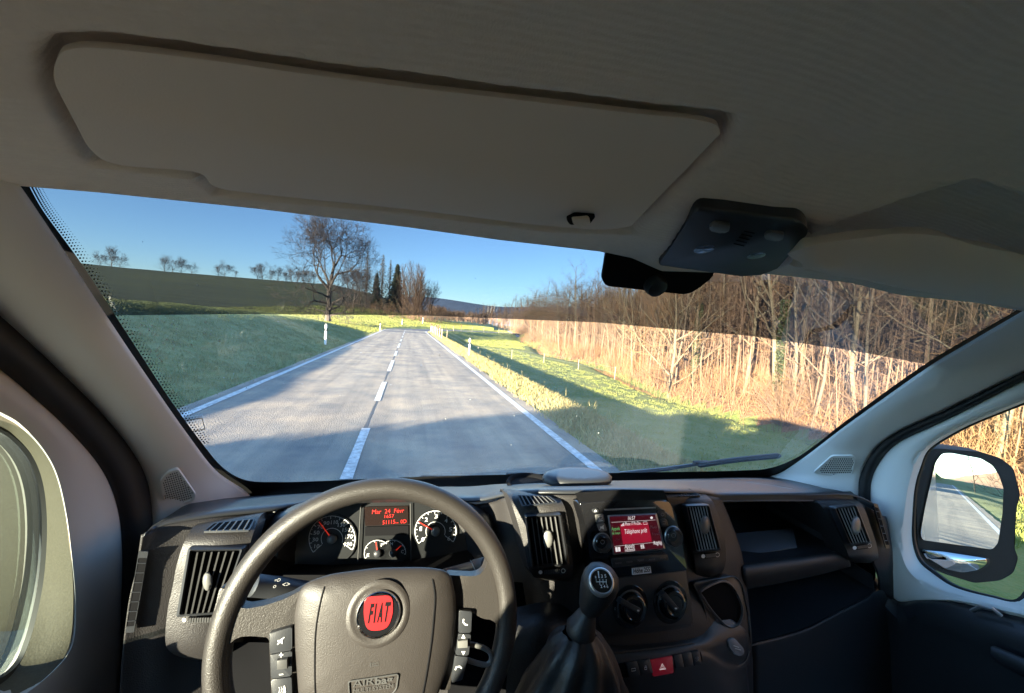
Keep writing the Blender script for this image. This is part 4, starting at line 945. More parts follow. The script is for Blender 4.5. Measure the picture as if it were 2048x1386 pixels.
bm = B(); add_loft(bm, [catmull([PX(x, y, .80) for x, y in L], 30) for L in ([(1985,1292),(2048,1318),(2200,1380)], [(1985,1306),(2048,1334),(2200,1400)], [(1990,1320),(2048,1352),(2200,1420)])]); mod_solid(part('grab_handle', bm, M['dash_smooth'], dr), .012, 0)

# ---- dashboard body
DASH = []
def dpart(name, rows, mt=None, nx=0, ny=0, parent=None, label=None, smooth=40, solid=0):
    """lofted panel from rows of points; nx, ny resample"""
    if ny: rows = [catmull(r, ny) for r in rows]
    if nx: cols = [catmull([r[i] for r in rows], nx) for i in range(len(rows[0]))]; rows = [[c[k] for c in cols] for k in range(nx)]
    bm = B(); add_loft(bm, rows); bm.normal_update(); bv = BVHTree.FromBMesh(bm); o = part(name, bm, mt or M['dash'], parent, smooth, label)
    if solid: mod_solid(o, solid, 0)
    return o, bv
pY = lambda L: [PY(*p) for p in L]
FE = [(285,1075,.70),(304,1062,.72),(345,1047,.735),(440,1032,.76),(540,1022,.79),(620,1010,.83),(780,997,.85),(940,1003,.80),(1016,990,.735),(1085,986,.69),(1150,986,.672),(1245,984,.668),(1340,985,.672),(1405,987,.71),(1441,992,.742),(1530,992,.745),(1626,991,.745),(1700,991,.74),(1749,1010,.725),(1762,1030,.72)]
fe = catmull(pY(FE), 120); rows = [fe]
for t in (.03, .1, .25, .5, .75, 1.):
    r = []
    for i, p in enumerate(fe):
        xp = -.83+1.66*i/119; q = Vector((xp+XC, 1.0+.12*(1-(xp/.78)**2)+.03, H-.445-.05*(1-(xp/.78)**2))); c = p.lerp(q, t); c.z += .012*math.sin(math.pi*min(1, t*1.0))*(1 if t < 1 else 0)+(.004 if 0 < t < .2 else 0); r.append(c)
    rows.append(r)
bm = B(); add_loft(bm, rows); bm.normal_update(); bv_top = BVHTree.FromBMesh(bm); dash = part('dashboard', bm, M['dash_smooth'], smooth=50, label='dark grey dashboard'); mod_solid(dash, .004, 0)
COL = [[(285,1070,.705),(272,1140,.705),(255,1220,.70),(240,1380,.69),(235,1650,.65)],
 [(304,1062,.722),(300,1120,.712),(285,1220,.708),(275,1380,.70),(270,1650,.65)],
 [(345,1047,.737),(340,1120,.722),(330,1220,.718),(325,1380,.71),(320,1650,.66)],
 [(440,1034,.762),(430,1120,.745),(410,1230,.74),(400,1320,.74),(400,1650,.67)],
 [(540,1026,.80),(530,1120,.79),(520,1220,.78),(510,1340,.76),(500,1650,.70)],
 [(620,1020,.84),(620,1120,.84),(620,1220,.83),(620,1340,.78),(620,1650,.72)],
 [(940,1010,.81),(940,1100,.80),(940,1200,.79),(935,1340,.76),(930,1650,.72)],
 [(1016,994,.738),(1035,1080,.72),(1050,1150,.715),(1060,1340,.71),(1060,1650,.68)],
 [(1085,990,.692),(1095,1080,.675),(1110,1150,.668),(1130,1340,.65),(1130,1650,.62)],
 [(1150,990,.674),(1175,1080,.66),(1190,1150,.65),(1215,1340,.60),(1225,1650,.57)],
 [(1340,989,.674),(1362,1080,.66),(1380,1150,.65),(1420,1300,.60),(1430,1650,.57)],
 [(1405,991,.712),(1435,1080,.69),(1460,1150,.675),(1480,1320,.64),(1490,1650,.60)],
 [(1441,996,.744),(1474,1080,.715),(1487,1140,.70),(1503,1300,.67),(1506,1650,.62)]]
o, bv_face = dpart('dash_panel', [pY(c) for c in COL], nx=70, ny=28, solid=.004)
Rr_ = [[(1700,993,.742),(1720,1050,.73),(1735,1100,.72),(1755,1150,.71),(1758,1185,.71)], [(1762,1030,.722),(1772,1070,.72),(1784,1108,.715),(1788,1160,.71),(1788,1200,.71)], [(1772,1030,.77),(1790,1070,.77),(1795,1108,.76),(1796,1160,.76),(1796,1200,.76)]]
dpart('end_panel', [pY(c) for c in Rr_], nx=16, ny=14, solid=.004)
# shelf with its open compartments on the passenger side
bm = B(); a0, a1 = PY(1441,1001,.742), PY(1640,1000,.742)
op = [(1441,1001,.742),(1626,1001,.742),(1661,1040,.735),(1681,1089,.728),(1681,1101,.725),(1486,1131,.705),(1474,1080,.72)]
of = pY(op); bk = [Vector((p.x+(.02 if i in (0,5,6) else -.03), .92, 1.535 if i < 2 else p.z+.02)) for i, p in enumerate(of)]
add_loft(bm, [of, [p.lerp(q, .5) for p, q in zip(of, bk)], bk], closed=True); bm.faces.new([bm.verts.new(p) for p in bk]); part('shelf', bm, M['dash_smooth'], smooth=30, label='open shelf above the passenger lip')
bm = B(); bx = [PY(1472,1066,.80), PY(1586,1056,.80), PY(1594,1094,.74), PY(1480,1112,.74)]; add_poly(bm, bx, (bx[1]-bx[0]).cross(bx[3]-bx[0])*-1 if (bx[1]-bx[0]).cross(bx[3]-bx[0]).z < 0 else (bx[1]-bx[0]).cross(bx[3]-bx[0]), .004, .001); part('shelf_sheen', bm, M['shelf_sheen'])
L_ = [[(1484,1128,.712),(1560,1117,.718),(1640,1106,.725),(1692,1098,.732)], [(1485,1134,.694),(1560,1124,.698),(1640,1112,.705),(1694,1105,.715)], [(1487,1150,.686),(1560,1140,.69),(1640,1126,.697),(1697,1115,.71)], [(1489,1168,.690),(1560,1156,.694),(1640,1141,.701),(1700,1128,.712)], [(1490,1178,.70),(1560,1165,.705),(1640,1148,.712),(1700,1132,.72)], [(1490,1176,.75),(1560,1163,.75),(1640,1146,.76),(1700,1130,.76)]]
dpart('shelf_lip', [pY(c) for c in L_], nx=22, ny=24, solid=.003)
lo = [(1490,1176,.71),(1560,1163,.715),(1640,1146,.722),(1712,1128,.725),(1745,1150,.72),(1750,1182,.71),(1732,1199,.705),(1676,1228,.695),(1605,1262,.685),(1503,1291,.675),(1496,1240,.68)]
of = pY(lo); bk = [Vector((p.x*.97+.02, .98, p.z*.98+.02*H+.0)) for p in of]
bm = B(); add_loft(bm, [of, bk], closed=True); bm.faces.new([bm.verts.new(p) for p in bk]); part('glove_tray', bm, M['dash_smooth'], smooth=30, label='dark open tray below the passenger shelf')
bm = B(); c0 = PY(1580,1172,.86); add_box(bm, PY(1620,1180,.88), .13, .10, .055); mod_bevel(part('tray_box', bm, M['dash'], smooth=0), .01, 3)
D_ = [[(1500,1285,.69),(1605,1257,.70),(1676,1222,.71),(1732,1194,.72),(1751,1178,.725),(1770,1160,.74)], [(1502,1290,.672),(1605,1262,.68),(1676,1227,.69),(1732,1199,.70),(1751,1184,.705),(1780,1180,.72)], [(1503,1300,.668),(1605,1274,.676),(1676,1240,.686),(1735,1210,.696),(1755,1195,.70),(1790,1190,.715)], [(1504,1400,.66),(1620,1380,.665),(1700,1360,.67),(1750,1330,.68),(1780,1300,.69),(1800,1280,.70)], [(1506,1650,.62),(1640,1640,.62),(1740,1600,.63),(1790,1560,.64),(1810,1540,.65),(1830,1500,.66)]]
dpart('lower_panel', [pY(c) for c in D_], nx=24, ny=30, mt=M['dash_smooth'], solid=.003)

dpart('shelf_header', [pY([(1405,986,.712),(1441,991,.739),(1530,990,.741),(1626,990,.741),(1705,991,.737)]), pY([(1408,1004,.712),(1441,1004,.738),(1530,1003,.740),(1626,1003,.740),(1708,1004,.736)]), pY([(1408,1004,.75),(1441,1004,.78),(1530,1003,.78),(1626,1003,.78),(1708,1004,.78)])], mt=M['dash_smooth'], ny=24)
dpart('knee_shade', [pY([(905,1165,.70),(960,1160,.70),(1045,1165,.695)]), pY([(900,1300,.69),(960,1300,.69),(1060,1290,.685)]), pY([(880,1650,.60),(960,1650,.60),(1070,1650,.60)])], mt=M['black'], nx=8, ny=8)  # black sheet standing in for the shade below the dash
dpart('knee_shade', [pY([(440,1285,.69),(520,1285,.70),(600,1290,.70)]), pY([(430,1400,.67),(520,1400,.67),(600,1400,.67)]), pY([(420,1650,.60),(520,1650,.60),(600,1650,.60)])], mt=M['black'], nx=8, ny=8)  # same painted shade, left of the steering column
# ---- vent columns and air vents
def pod(name, rows, crown=.008, skirt=.05, mt=None, parent=None, label=None, n=40):
    top0 = Sf(bv_top); 
    def f0(q, i):
        if i > 0: return PY(*q)
        y = q[1]
        for _ in range(30):
            if bv_top.ray_cast(E_, ray(q[0], y).normalized())[0] is not None: break
            y += 2
        else: print('NOHIT', q); return PY(*q)+Vector((0,0,-.03))
        return top0.at(q[0], y+3*(1-i), (-.012, .002)[i])
    Ls, Rs = catmull([f0(r[0], i) for i, r in enumerate(rows)], n), catmull([f0(r[1], i) for i, r in enumerate(rows)], n); out = []
    for a, b in zip(Ls, Rs):
        kk_ = min(1, len(out)/(n*.22)); back = Vector((0, skirt*kk_, -.012-.03*(1-kk_))); r = [a+back, a+back*.12, a]
        for j in range(1, 10): t = j/10; r.append(a.lerp(b, t)+Vector((0,-crown,crown*.3))*math.sin(math.pi*t))
        r += [b, b+back*.12, b+back]; out.append(r)
    bm = B(); add_loft(bm, out); bm.normal_update(); bv = BVHTree.FromBMesh(bm); o = part(name, bm, mt or M['dash'], parent, 50, label); return o, bv
def quad_at(P, u, v):                      # bilinear in a pixel quad TL,TR,BR,BL
    a = Vector(P[0]).lerp(Vector(P[1]), u); b = Vector(P[3]).lerp(Vector(P[2]), u); return a.lerp(b, v)
def plane_on(bv, P, extra=.002):
    """the plane through a pixel quad on a surface, moved out until it clears the surface"""
    s_ = Sf(bv); a, b, c = s_.at(*P[0]), s_.at(*P[1]), s_.at(*P[3]); d = s_.at(*P[2]); n = ((b-a)+(d-c)).cross((c-a)+(d-b)).normalized()
    if n.dot(E_-a) < 0: n = -n
    m = (a+b+c+d)/4; k = max((s_.at(*quad_at(P, i/6, j/6))-m).dot(n) for i in range(7) for j in range(7)); return Pn(m+n*(k+extra), n)
def vent(pl, P, nsl, knob, wheel, label, lift=.006, sm_=None):
    root = empty('air_vent', pl.at(*quad_at(P, .5, .5)), van); root['label'] = label
    q = rnd_poly(P, 4, 3); c = quad_at(P, .5, .5); k = lambda s: [((x-c.x)*s+c.x, (y-c.y)*(1+(s-1)*.7)+c.y) for x, y in q]
    bm = B(); add_ring(bm, [pl.at(x, y, lift*.6) for x, y in k(1.14)], [pl.at(x, y, lift+.002) for x, y in k(1.04)], pl.n, .012)
    add_ring(bm, [pl.at(x, y, lift+.002) for x, y in k(1.04)], [pl.at(x, y, lift-.004) for x, y in k(.97)], pl.n, .010); part('bezel', bm, M['dash_smooth'], root)
    bm = B(); add_poly(bm, [pl.at(x, y, -.001) for x, y in k(1.0)], pl.n, .004); part('duct_shade', bm, M['black'], root, smooth=0)  # flat black plate in place of the vent's shaded depth
    for i in range(nsl):
        u = (i+1)/(nsl+1)
        bm = B(); a, b = quad_at(P, u, .01), quad_at(P, u, .99)
        A, Bt = pl.at(*a, lift*.55), pl.at(*b, lift*.55); d = (Bt-A).normalized(); cc = (A+Bt)/2; ax = (E_-cc); ax = (ax-d*ax.dot(d)).normalized()
        add_box(bm, cc, .0022, .008, (Bt-A).length, (ax.cross(d).normalized(), ax, d)); part('slat', bm, sm_ or M['slat'], root, smooth=0)
    if knob:
        bm = B(); x, y = knob; add_loft(bm, [[pl.at(x, y, lift+h)+ (pl.at(x+10*w*math.cos(a), y+19*w*math.sin(a), lift+h)-pl.at(x, y, lift+h)) for a in [i*math.pi/8 for i in range(16)]] for h, w in ((-.004,.9),(.004,1),(.009,.85),(.011,.4))], closed=True, cap=True); part('knob', bm, M['grey_knob'], root, smooth=50)
    if wheel:
        a, b = Vector(wheel[0]), Vector(wheel[1]); bm = B(); add_poly(bm, [pl.at(*p, lift*.7) for p in ((a.x-1,a.y-5),(b.x+1,b.y-5),(b.x+1,b.y+5),(a.x-1,a.y+5))], pl.n, .004); part('wheel_slot', bm, M['black'], root, smooth=0)
        bm = B()
        for i in range(9): t = (i+.5)/9; p = a.lerp(b, t); add_box(bm, pl.at(p.x, p.y, lift*.8), .0022, .003, .0065, (pl.n.cross(Vector((0,0,1))).normalized(), pl.n, pl.n.cross(pl.n.cross(Vector((0,0,1)))).normalized()))
        part('thumb_wheel', bm, M['slat'], root, smooth=0)
        bm = B(); p = a-(b-a)*.22; r = 4
        bm.faces.new([bm.verts.new(pl.at(p.x+math.cos(t)*r, p.y+math.sin(t)*r, lift*.75)) for t in [i*math.pi/6 for i in range(12)]]); p = b+(b-a)*.2
        add_line(bm, pl, [(p.x+math.cos(t)*r, p.y+math.sin(t)*r) for t in [i*math.pi/6 for i in range(12)]], .0008, lift*.75, True); keep(bm); obj('vent_mark', bm, M['white_mark'], root, smooth=0)
    return root
def grille(pl, P, n, name='demister_grille', label=None, cross=True):
    """a dark slot with n bars across it"""
    bm = B(); add_poly(bm, [pl.at(x, y, .0015) for x, y in rnd_poly(P, 2, 2)], pl.n, .004); o = part(name, bm, M['black'], smooth=0, label=label)
    bm = B(); q = rnd_poly(P, 2, 2); c = quad_at(P[:4], .5, .5); add_ring(bm, [pl.at((x-c.x)*1.06+c.x, (y-c.y)*1.14+c.y, .002) for x, y in q], [pl.at((x-c.x)*.98+c.x, (y-c.y)*.96+c.y, .002) for x, y in q], pl.n, .003); part('rim', bm, M['dash_smooth'], o)
    for i in range(n):
        u = (i+.7)/(n+.4); a, b = (quad_at(P[:4], u, 0), quad_at(P[:4], u, 1)) if cross else (quad_at(P[:4], 0, u), quad_at(P[:4], 1, u))
        bm = B(); add_tube(bm, [pl.at(*a, .0025), pl.at(*b, .0025)], .0012 if cross else .0008, 4); part('bar', bm, M['slat' if cross else 'dash_smooth'], o, smooth=0)
    return o
# driver's outer column
po1, b1 = pod('vent_column', [((452,1008,.88),(548,1006,.90)),((396,1047,.748),(524,1028,.765)),((373,1075,.70),(508,1062,.712)),((355,1124,.685),(495,1110,.694)),((345,1175,.678),(485,1165,.687)),((335,1222,.672),(470,1215,.68)),((331,1285,.668),(460,1290,.675)),((346,1308,.69),(462,1310,.70)),((370,1316,.74),(470,1318,.75))])
plA = plane_on(b1, [(381,1102),(482,1100),(440,1222),(360,1228)], .003)
vent(plA, [(381,1102),(482,1100),(440,1222),(360,1228)], 6, (415,1163), ((378,1240),(424,1239)), 'outermost air vent on the driver side, in full sun')
plB = plane_on(b1, [(428,1046),(508,1038),(497,1059),(410,1061)], .001)
grille(plB, [(428,1046),(508,1038),(497,1059),(410,1061)], 6, label='slanted demister slots above the sunlit outer vent')
plC = Pl((277,1113,.706), (295,1113,.708), (268,1255,.700)); plC.p += plC.n*.004
grille(plC, [(277,1113),(295,1113),(268,1255),(252,1256)], 7, label='narrow side window demister at the left end', cross=False)
# driver's inner column
po2, b2 = pod('vent_column', [((1000,968,.83),(1105,968,.80)),((1006,978,.77),(1112,980,.73)),((1016,990,.70),(1120,996,.675)),((1028,1022,.672),(1131,1020,.65)),((1042,1069,.658),(1140,1075,.638)),((1052,1110,.65),(1144,1110,.63)),((1058,1138,.645),(1147,1135,.627)),((1068,1154,.66),(1144,1158,.64)),((1080,1158,.70),(1140,1162,.68))])
plD = plane_on(b2, [(1054,1034),(1119,1031),(1134,1126),(1067,1133)], .003)
vent(plD, [(1054,1034),(1119,1031),(1134,1126),(1067,1133)], 6, (1096,1078), ((1088,1144),(1120,1142)), 'air vent between the steering wheel and the radio')
plE = plane_on(b2, [(1037,991),(1098,993),(1113,1004),(1046,1011)], .001)
grille(plE, [(1037,991),(1098,993),(1113,1004),(1046,1011)], 7, label='demister slots above the vent beside the radio')
# passenger's inner column
po3, b3 = pod('vent_column', [((1338,962,.80),(1395,965,.82)),((1346,974,.75),(1402,978,.75)),((1352,986,.70),(1415,992,.71)),((1362,1008,.675),(1428,1008,.685)),((1378,1069,.655),(1446,1060,.665)),((1388,1115,.648),(1452,1107,.655)),((1391,1140,.645),(1449,1135,.652)),((1394,1156,.66),(1442,1148,.67)),((1398,1160,.70),(1440,1150,.71))])
plF = plane_on(b3, [(1374,1013),(1417,1012),(1439,1097),(1394,1102)], .003)
vent(plF, [(1374,1013),(1417,1012),(1439,1097),(1394,1102)], 7, (1410,1050), ((1411,1112),(1431,1110)), 'air vent between the radio and the passenger shelf', sm_=M['slat_lit'])
plG = plane_on(b3, [(1364,980),(1380,978),(1401,990),(1358,991)], .001)
grille(plG, [(1364,980),(1380,978),(1401,990),(1358,991)], 7, label='small triangular demister slots right of the radio')
# passenger's outer column
po4, b4 = pod('vent_column', [((1575,972,.90),(1680,965,.92)),((1602,984,.80),(1700,982,.80)),((1632,1002,.735),(1716,1000,.735)),((1655,1028,.712),(1730,1020,.715)),((1675,1062,.70),(1742,1055,.704)),((1692,1098,.692),(1752,1085,.70)),((1700,1117,.69),(1757,1112,.698)),((1708,1124,.71),(1752,1120,.72)),((1712,1126,.75),(1750,1122,.76))])
plH = plane_on(b4, [(1671,1017),(1712,1012),(1739,1083),(1702,1088)], .003)
vent(plH, [(1671,1017),(1712,1012),(1739,1083),(1702,1088)], 6, (1712,1051), ((1714,1095),(1735,1092)), 'outermost air vent on the passenger side', sm_=M['slat_lit'])
plI = plane_on(b4, [(1606,979),(1656,979),(1680,988),(1640,992)], .001)
grille(plI, [(1606,979),(1656,979),(1680,988),(1640,992)], 9, label='demister slots above the passenger outer vent')
plJ = Pl((1752,1012,.73),(1762,1012,.735),(1777,1091,.718)); plJ.p += plJ.n*.01
grille(plJ, [(1748,1012),(1756,1014),(1779,1091),(1772,1092)], 5, label='narrow side window demister at the right end', cross=False)
# closed lid seam and strip on top of the passenger side
tp = Sf(bv_top)
bm = B(); add_tube(bm, [tp.at(x, y, .0005) for x, y in ((1362,962),(1445,960),(1520,967),(1588,978))], .0016, 6); part('lid_seam', bm, M['black'])
bm = B(); add_tube(bm, [tp.at(x, y, .001) for x, y in ((1446,963),(1500,967),(1545,972),(1586,980))], [(.004,.0015)]*4, 8); part('lid_strip', bm, M['grey_knob'])
bm = B(); add_tube(bm, [tp.at(x, y, .0005) for x, y in ((1408,989),(1500,987),(1612,989))], .0016, 6); part('lid_seam', bm, M['black'])
# tray and sensor dome on top of the centre
bm = B(); c = tp.at(1060, 969, .002); add_lathe(bm, c+Vector((0,0,.0)), (0,0,1), [(.058,.0),(.055,.006),(.050,.004),(.046,-.002),(0,-.003)], 32); part('cup_recess', bm, M['black'])
bm = B(); c = tp.at(1155, 957, .0); add_loft(bm, [[c+Vector((math.cos(a)*.083*w, math.sin(a)*.045*w, h*.7)) for a in [i*math.pi/16 for i in range(32)]] for h, w in ((-.006,1),(.006,1),(.013,.94),(.017,.85),(.018,.6),(.0185,.2))], closed=True, cap=True); part('sensor_dome', bm, M['dash_smooth'], smooth=60)
# ---- instrument hood and cluster
arch = [(548,1110),(556,1075),(580,1042),(625,1014),(690,998),(770,991),(850,997),(915,1014),(955,1040),(975,1078),(982,1110)]
A0 = catmull([PY(x, y, .735) for x, y in arch], 60); A1 = catmull([PY(x+(4 if x < 760 else -4)*1.5, y+7, .735) for x, y in arch], 60)
cl_o = [(592,1128),(594,1075),(612,1040),(650,1018),(700,1008),(770,1005),(840,1006),(890,1018),(920,1042),(932,1080),(930,1128)]
A2 = catmull([PY(x, y, .80) for x, y in cl_o], 60); Bk = catmull([tp.at(x, y) if False else PY(x, y, Y) for x, y, Y in [(520,1055,.76),(540,1030,.80),(575,1012,.86),(630,1000,.92),(700,993,.98),(770,989,1.0),(850,990,.98),(915,1000,.92),(965,1014,.84),(992,1040,.77),(1000,1090,.74)]], 60)
for p, q in zip(Bk, A0): p.z = min(p.z, q.z-.001)
bm = B(); add_loft(bm, [Bk, [a.lerp(b, .6)+Vector((0,0,.010)) for a, b in zip(Bk, A0)], [p+Vector((0,.01,.001)) for p in A0], A0, A1, [a.lerp(b, .5) for a, b in zip(A1, A2)], A2])
hood = part('instrument_hood', bm, M['dash_smooth'], smooth=60, label='arched hood over the instruments')
cl = Pl((663,1078,.80), (871,1062,.803), (770,1125,.785))
ic = empty('instrument_cluster', cl.at(765,1065), van); ic['label'] = 'instrument cluster with two round gauges and a red display'
out_ = [(590,1135),(590,1075),(610,1035),(650,1012),(720,1002),(822,1002),(895,1012),(928,1042),(936,1080),(930,1130),(905,1150),(620,1150)]
bm = B(); add_poly(bm, [cl.at(x, y, -.004) for x, y in rnd_poly(out_, 10)], cl.n, .006); part('panel', bm, M['dial'], ic, smooth=0)
bm = B(); add_loft(bm, [[cl.at(x, y, -.002) for x, y in L] for L in ([(590,1128),(660,1130),(765,1126),(880,1112),(935,1100)],)]+[[PY(x, y, .72) for x, y in [(560,1150),(660,1150),(765,1150),(880,1145),(965,1135)]]]+[[PY(x, y, .70) for x, y in [(560,1260),(660,1270),(765,1270),(880,1260),(965,1240)]]]); part('column_shroud', bm, M['black'], smooth=60)
def ell(pl, c, r, lift, n=28, a0=0, a1=360, ry=None):
    return [pl.at(c[0]+math.cos(math.radians(t))*r, c[1]-math.sin(math.radians(t))*(ry or r), lift) for t in [a0+(a1-a0)*i/(n if a1-a0 >= 360 else n-1) for i in range(n)]]
def epx(c, r, a0, a1, n=24): return [(c[0]+math.cos(math.radians(t))*r, c[1]-math.sin(math.radians(t))*r) for t in [a0+(a1-a0)*i/(n-1) for i in range(n)]]
def gauge(c, r, labels, start, end, need, cap, ticks, small=False):
    g = empty('gauge', cl.at(*c), ic)
    bm = B(); add_poly(bm, ell(cl, c, r*1.06, .0005), cl.n, .003); part('dial', bm, M['dial'], g, smooth=0)
    bm = B()
    add_line(bm, cl, epx(c, r*.98, start, end, 30), .0011 if not small else .0008)
    if not small:
        add_line(bm, cl, epx(c, r*.46, start-8, end+8, 24), .0009)
        for a in (start, end): add_line(bm, cl, [epx(c, r*.98, a, a+.1, 2)[0], epx(c, r*.5, a+(6 if a == end else -6), a+.1, 2)[0]], .0009)
    for i in range(ticks+1):
        a = start+(end-start)*i/ticks; add_line(bm, cl, [epx(c, r*.98, a, a+1, 2)[0], epx(c, r*(.86 if i % 2 == 0 else .92), a, a+1, 2)[0]], .0012 if i % 2 == 0 else .0007)
    for t, a, w in labels:
        p = epx(c, r*.72, a, a+1, 2)[0]; h = 4.0 if not small else 3.2
        add_text(bm, t, cl, (p[0]-w, p[1]+h), (p[0]+w, p[1]+h-w*.1), lift=.0012, asp=(h*1.9)/(2*w))
    keep(bm); obj('markings', bm, M['white_mark'], g, smooth=0)
    bm = B(); n1 = epx(c, r*(.92 if not small else .85), need, need+.5, 2)[0]; n0 = epx(c, r*.1, need, need+.5, 2)[0]
    add_tube(bm, [cl.at(*n0, .004), cl.at(*n1, .004)], [.0013, .0006], 6); part('needle', bm, M['needle'], g, smooth=0)
    bm = B(); rr = (cl.at(c[0]+cap, c[1])-cl.at(*c)).length; add_lathe(bm, cl.at(*c, .002), cl.n, [(rr,0),(rr*.95,.004),(rr*.6,.006),(0,.0065)], 20); part('needle_cap', bm, M['grey_knob' if not small else 'dash_smooth'], g, smooth=60)
gauge((664,1078), 47, [('10',205,5),('30',182,6),('50',158,6),('70',134,6),('90',110,6),('110',82,7),('130',56,7.5),('150',33,7.5),('170',8,7.5),('190',-18,7.5)], 215, -28, 127, 10, 20)
gauge((871,1063), 42, [('0',212,3),('1',170,2.2),('2',128,3),('3',88,3),('4',46,3),('5',8,3),('6',-28,3)], 215, -30, 150, 9, 24)
gauge((755,1107), 27, [('E',190,2.5),('F',62,2.5)], 200, 55, 97, 8, 6, True)
gauge((786,1106), 26, [('H',100,2.5),('C',8,2.5)], 125, -5, 42, 8, 6, True)
bm = B(); add_poly(bm, [cl.at(x, y, .001) for x, y in rnd_poly([(729,1014),(816,1012),(817,1049),(730,1052)], 2)], cl.n, .003); dsp = part('display', bm, M['lcd'], ic, smooth=0)
bm = B(); add_text(bm, 'Mar  24  Févr', cl, (744,1028), (808,1025), lift=.002, asp=.13); add_text(bm, '1657', cl, (769,1036), (788,1035), lift=.002, asp=.33); add_text(bm, '51115', cl, (765,1049), (790,1047), lift=.002, asp=.3); add_text(bm, 'km', cl, (791,1047), (797,1046.6), lift=.002, asp=.5); add_text(bm, '0D', cl, (801,1047), (813,1046), lift=.002, asp=.6); keep(bm); obj('display_text', bm, M['led_red'], dsp, smooth=0)
bm = B(); add_poly(bm, [cl.at(x, y, .001) for x, y in [(730,1054),(817,1051),(817,1070),(730,1072)]], cl.n, .003); part('lower_display', bm, M['black'], ic, smooth=0)
bm = B(); add_tube(bm, [cl.at(722,1008,.002), cl.at(716,1124,.002)], .0012, 4); part('divider', bm, M['slat'], ic, smooth=0); bm = B(); add_tube(bm, [cl.at(821,1007,.002), cl.at(822,1122,.002)], .0012, 4); part('divider', bm, M['slat'], ic, smooth=0)
# ---- stalks behind the wheel
def stalk(a, b, m1, r1, r2, lab, marks):
    bm = B(); A_, B_ = PY(*a), PY(*b); d = (B_-A_); add_tube(bm, [A_, A_+d*.35, A_+d*.7, A_+d*.72, A_+d*.98, B_], [r1, r1*1.05, r1*1.15, r2, r2, r2*.7], 14); o = part('stalk', bm, M['dash_smooth'], smooth=50, label=lab)
    pl = Pl(a, b, (a[0], a[1]+30, a[2])); bm = B()
    for t, p0, p1 in marks: add_text(bm, t, pl, p0, p1, lift=r2+.0005)
    keep(bm); obj('stalk_marks', bm, M['white_mark'], o, smooth=0); return o
stalk((640,1185,.66), (503,1170,.615), 0, .0135, .0150, 'indicator stalk left of the steering column', [('o',(545,1176),(551,1176)),('<>',(563,1174),(578,1173)),('=D',(548,1164),(560,1163))])
stalk((890,1150,.66), (975,1132,.60), 0, .0105, .0140, 'wiper stalk right of the steering column', [('\\',(945,1140),(951,1140)),('--',(958,1147),(967,1146))])

# ---- radio
rp = Pl((1172,1053,.632), (1364,1053,.632), (1185,1156,.616)); rp.p += rp.n*.006
rd = empty('radio', rp.at(1262,1070), van); rd['label'] = 'glossy black radio with a lit red touch screen'
rpoly = [(1158,1006),(1250,1000),(1338,1000),(1350,1024),(1364,1085),(1375,1140),(1300,1149),(1186,1158),(1172,1053)]
bm = B(); add_poly(bm, [rp.at(x, y) for x, y in rnd_poly(rpoly, [6,2,12,10,4,3,3,4,4])], rp.n, .03, .002); part('fascia', bm, M['gloss_black'], rd)
bm = B(); tl = [[rp.at(x, y, -.0005) for x, y in ((1158,1008),(1250,1001),(1338,1003))], [rp.at(x, y, .0)+Vector((0,.012,.008)) for x, y in ((1155,1000),(1250,993),(1334,994))], [PY(1152,988,.685), PY(1245,983,.68), PY(1318,981,.685)]]
add_loft(bm, tl); part('fascia_top', bm, M['gloss_black'], rd, smooth=60); 
bm = B(); add_poly(bm, [rp.at(x, y, .0015) for x, y in [(1209,1018.5),(1312,1014),(1312,1016.5),(1210,1021.5)]], rp.n, .002); part('disc_slot', bm, M['silver'], rd, smooth=0)
sq = [(1219,1033),(1311,1029),(1327,1096),(1229,1107)]
bm = B(); c = quad_at(sq, .5, .5); rq = rnd_poly(sq, 1.5, 2); add_ring(bm, [rp.at((x-c.x)*1.07+c.x, (y-c.y)*1.07+c.y, .001) for x, y in rq], [rp.at(x, y, .003) for x, y in rq], rp.n, .005); part('screen_bezel', bm, M['silver'], rd, smooth=0)
sc_ = lambda u, v: tuple(quad_at(sq, u, v))
bm = B(); add_poly(bm, [rp.at(*sc_(u, v), .0015) for u, v in ((0,0),(1,0),(1,1),(0,1))], rp.n, .002); scr = part('screen', bm, M['screen'], rd, smooth=0)
bm = B(); add_poly(bm, [rp.at(*sc_(u, v), .002) for u, v in ((.20,.22),(.80,.22),(.80,.78),(.20,.78))], rp.n, .0004); part('screen_tile', bm, M['screen_red'], scr, smooth=0)
bm = B(); LT = .0026
def st(t, u0, u1, v, asp=None, bmx=None): add_text(bmx or bm, t, rp, sc_(u0, v), sc_(u1, v), lift=LT, asp=asp)
st('16:57', .39, .54, .12, .45); st('iPhone 17 Pro Dav...', .30, .66, .27, .17); st('Téléphone prêt', .26, .74, .50, .17); st('Appels', .22, .42, .90, .36); st('récents', .22, .42, .99, .30); st('Réglag.', .82, 1.0, .88, .34)
for u0, v0, w, h in ((.03,.84,.10,.12), (.55,.84,.07,.11)):
    for i in range(2):
        for j in range(3 if w < .08 else 1): a, b_ = u0+i*w*.55, v0+j*h*.36; bm.faces.new([bm.verts.new(rp.at(*sc_(x, y), LT)) for x, y in ((a,b_),(a+w*.45,b_),(a+w*.45,b_+(h*.25 if w < .08 else h)),(a,b_+(h*.25 if w < .08 else h)))])
for x, y in ((.90,.09),): bm.faces.new([bm.verts.new(p) for p in ell(rp, sc_(x, y), 2.6, LT, 10)])
for k in range(4): a = .22+k*.018; bm.faces.new([bm.verts.new(rp.at(*sc_(x, y), LT)) for x, y in ((a,.28),(a+.012,.28),(a+.012,.25-.02*k),(a,.25-.02*k))])
